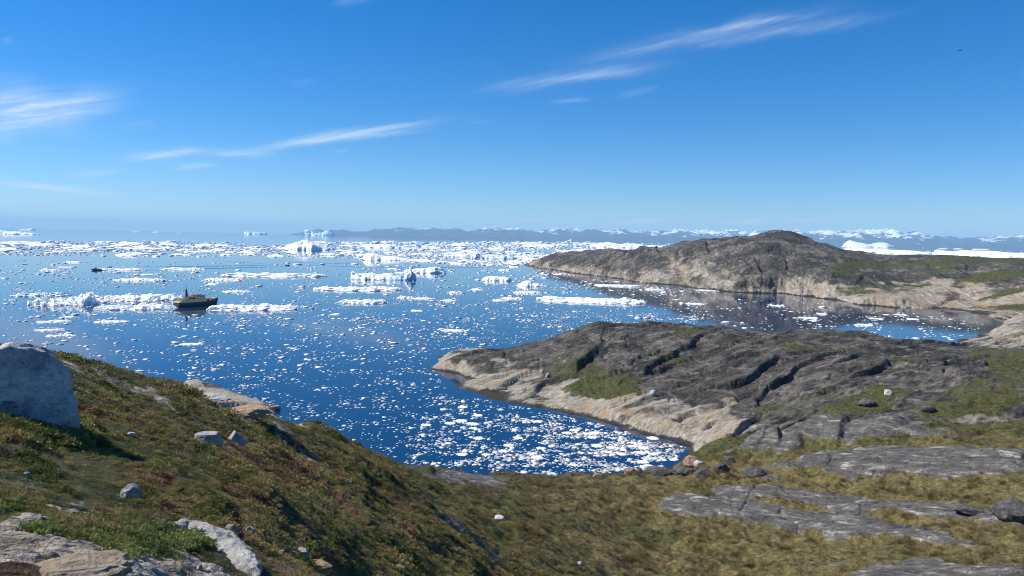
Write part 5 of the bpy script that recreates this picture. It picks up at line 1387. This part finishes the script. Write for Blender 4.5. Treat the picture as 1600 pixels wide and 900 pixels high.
for x0, y0, x1, y1, hw, st in [
    (-40, 205, 200, 143, 16, .62), (-60, 190, 150, 170, 28, .55), (-40, 150, 80, 150, 22, .4), (340, 240, 690, 186, 5.5, .75), (450, 226, 660, 203, 4, .55), (330, 240, 430, 238, 5, .5), (185, 247, 325, 234, 6, .85),
    (-20, 284, 175, 303, 4, .95), (270, 262, 340, 257, 4, .6), (95, 273, 195, 267, 3.5, .6), (760, 140, 1030, 102, 9, .48), (840, 128, 1010, 112, 5, .30), (900, 95, 1290, 17, 11, .34), (1050, 55, 1280, 22, 4, .32), (1110, 68, 1390, 23, 7, .32),
    (860, 160, 920, 156, 3, .35), (960, 152, 1030, 136, 5, .16), (520, 8, 580, -6, 7, .25), (522, 237, 548, 234, 2.4, .4), (730, 193, 770, 188, 2.5, .2), (455, 132, 490, 126, 5, .14), (0, 66, 22, 60, 4, .15), (180, 195, 250, 187, 6, .14),
    (785, 345, 860, 346, 2.6, .55), (870, 346, 925, 347, 2.4, .5), (940, 348, 1065, 346, 2.8, .75), (985, 343, 1030, 343, 2, .4), (1115, 348, 1200, 348, 3.2, .7), (1150, 343, 1195, 344, 2.2, .4), (1215, 345, 1300, 345, 2.4, .5), (750, 343, 765, 343, 1.6, .5)]:
    c0 = sky_dir(x0, y0); c1 = sky_dir(x1, y1); cc_ = (c0 + c1).normalized()
    e1 = (c1 - c0); hl = e1.length / 2; e1.normalize(); e1 = (e1 - cc_ * e1.dot(cc_)).normalized(); e2 = cc_.cross(e1)
    hwv = hw / FPX
    u = wm('MULTIPLY', wdot(e1), 1.15 / hl)
    v = wm('MULTIPLY_ADD', warpf, min(2.4, .012 / hwv * 2.0), wm('MULTIPLY', wdot(e2), 1 / hwv))
    gq = wm('EXPONENT', wm('MULTIPLY', wm('ADD', wm('POWER', wm('ABSOLUTE', u), 3.0), wm('MULTIPLY', v, v)), -1))
    front = wm('GREATER_THAN', wdot(cc_), 0)
    gq = wm('MULTIPLY', wm('MULTIPLY', gq, st), front)
    tot = gq if tot is None else wm('ADD', tot, gq)
cl_f = wm('MULTIPLY', tot, wm('MULTIPLY_ADD', fibm, .62, .09), clamp=True)
mx = wn('ShaderNodeMix', data_type='RGBA'); nt.links.new(cl_f, mx.inputs[0])
hs = wn('ShaderNodeHueSaturation'); hs.inputs['Saturation'].default_value = 1.24; hs.inputs['Value'].default_value = 1.0
tint = wn('ShaderNodeMix', data_type='RGBA', blend_type='MULTIPLY'); tint.inputs[0].default_value = 1; nt.links.new(sky.outputs[0], tint.inputs[6]); tint.inputs[7].default_value = (.83, .965, 1.15, 1)
nt.links.new(tint.outputs[2], hs.inputs['Color'])
nt.links.new(hs.outputs[0], mx.inputs[6]); mx.inputs[7].default_value = (7.0, 8.0, 9.0, 1)
nt.links.new(mx.outputs[2], bg.inputs['Color'])

# ------------------------------------------------------------------ render settings
vs = scene.view_settings
vs.view_transform = 'Standard'; vs.look = 'None'; vs.gamma = 1; vs.exposure = .7; vs.use_curve_mapping = False
scene.cycles.use_denoising = True
scene.cycles.filter_width = 1.0
try: scene.cycles.denoising_prefilter = 'ACCURATE'
except Exception: pass
scene.cycles.max_bounces = 6; scene.cycles.diffuse_bounces = 3; scene.cycles.glossy_bounces = 3; scene.cycles.volume_bounces = 1
scene.cycles.caustics_reflective = False; scene.cycles.caustics_refractive = False
scene.cycles.sample_clamp_indirect = 6
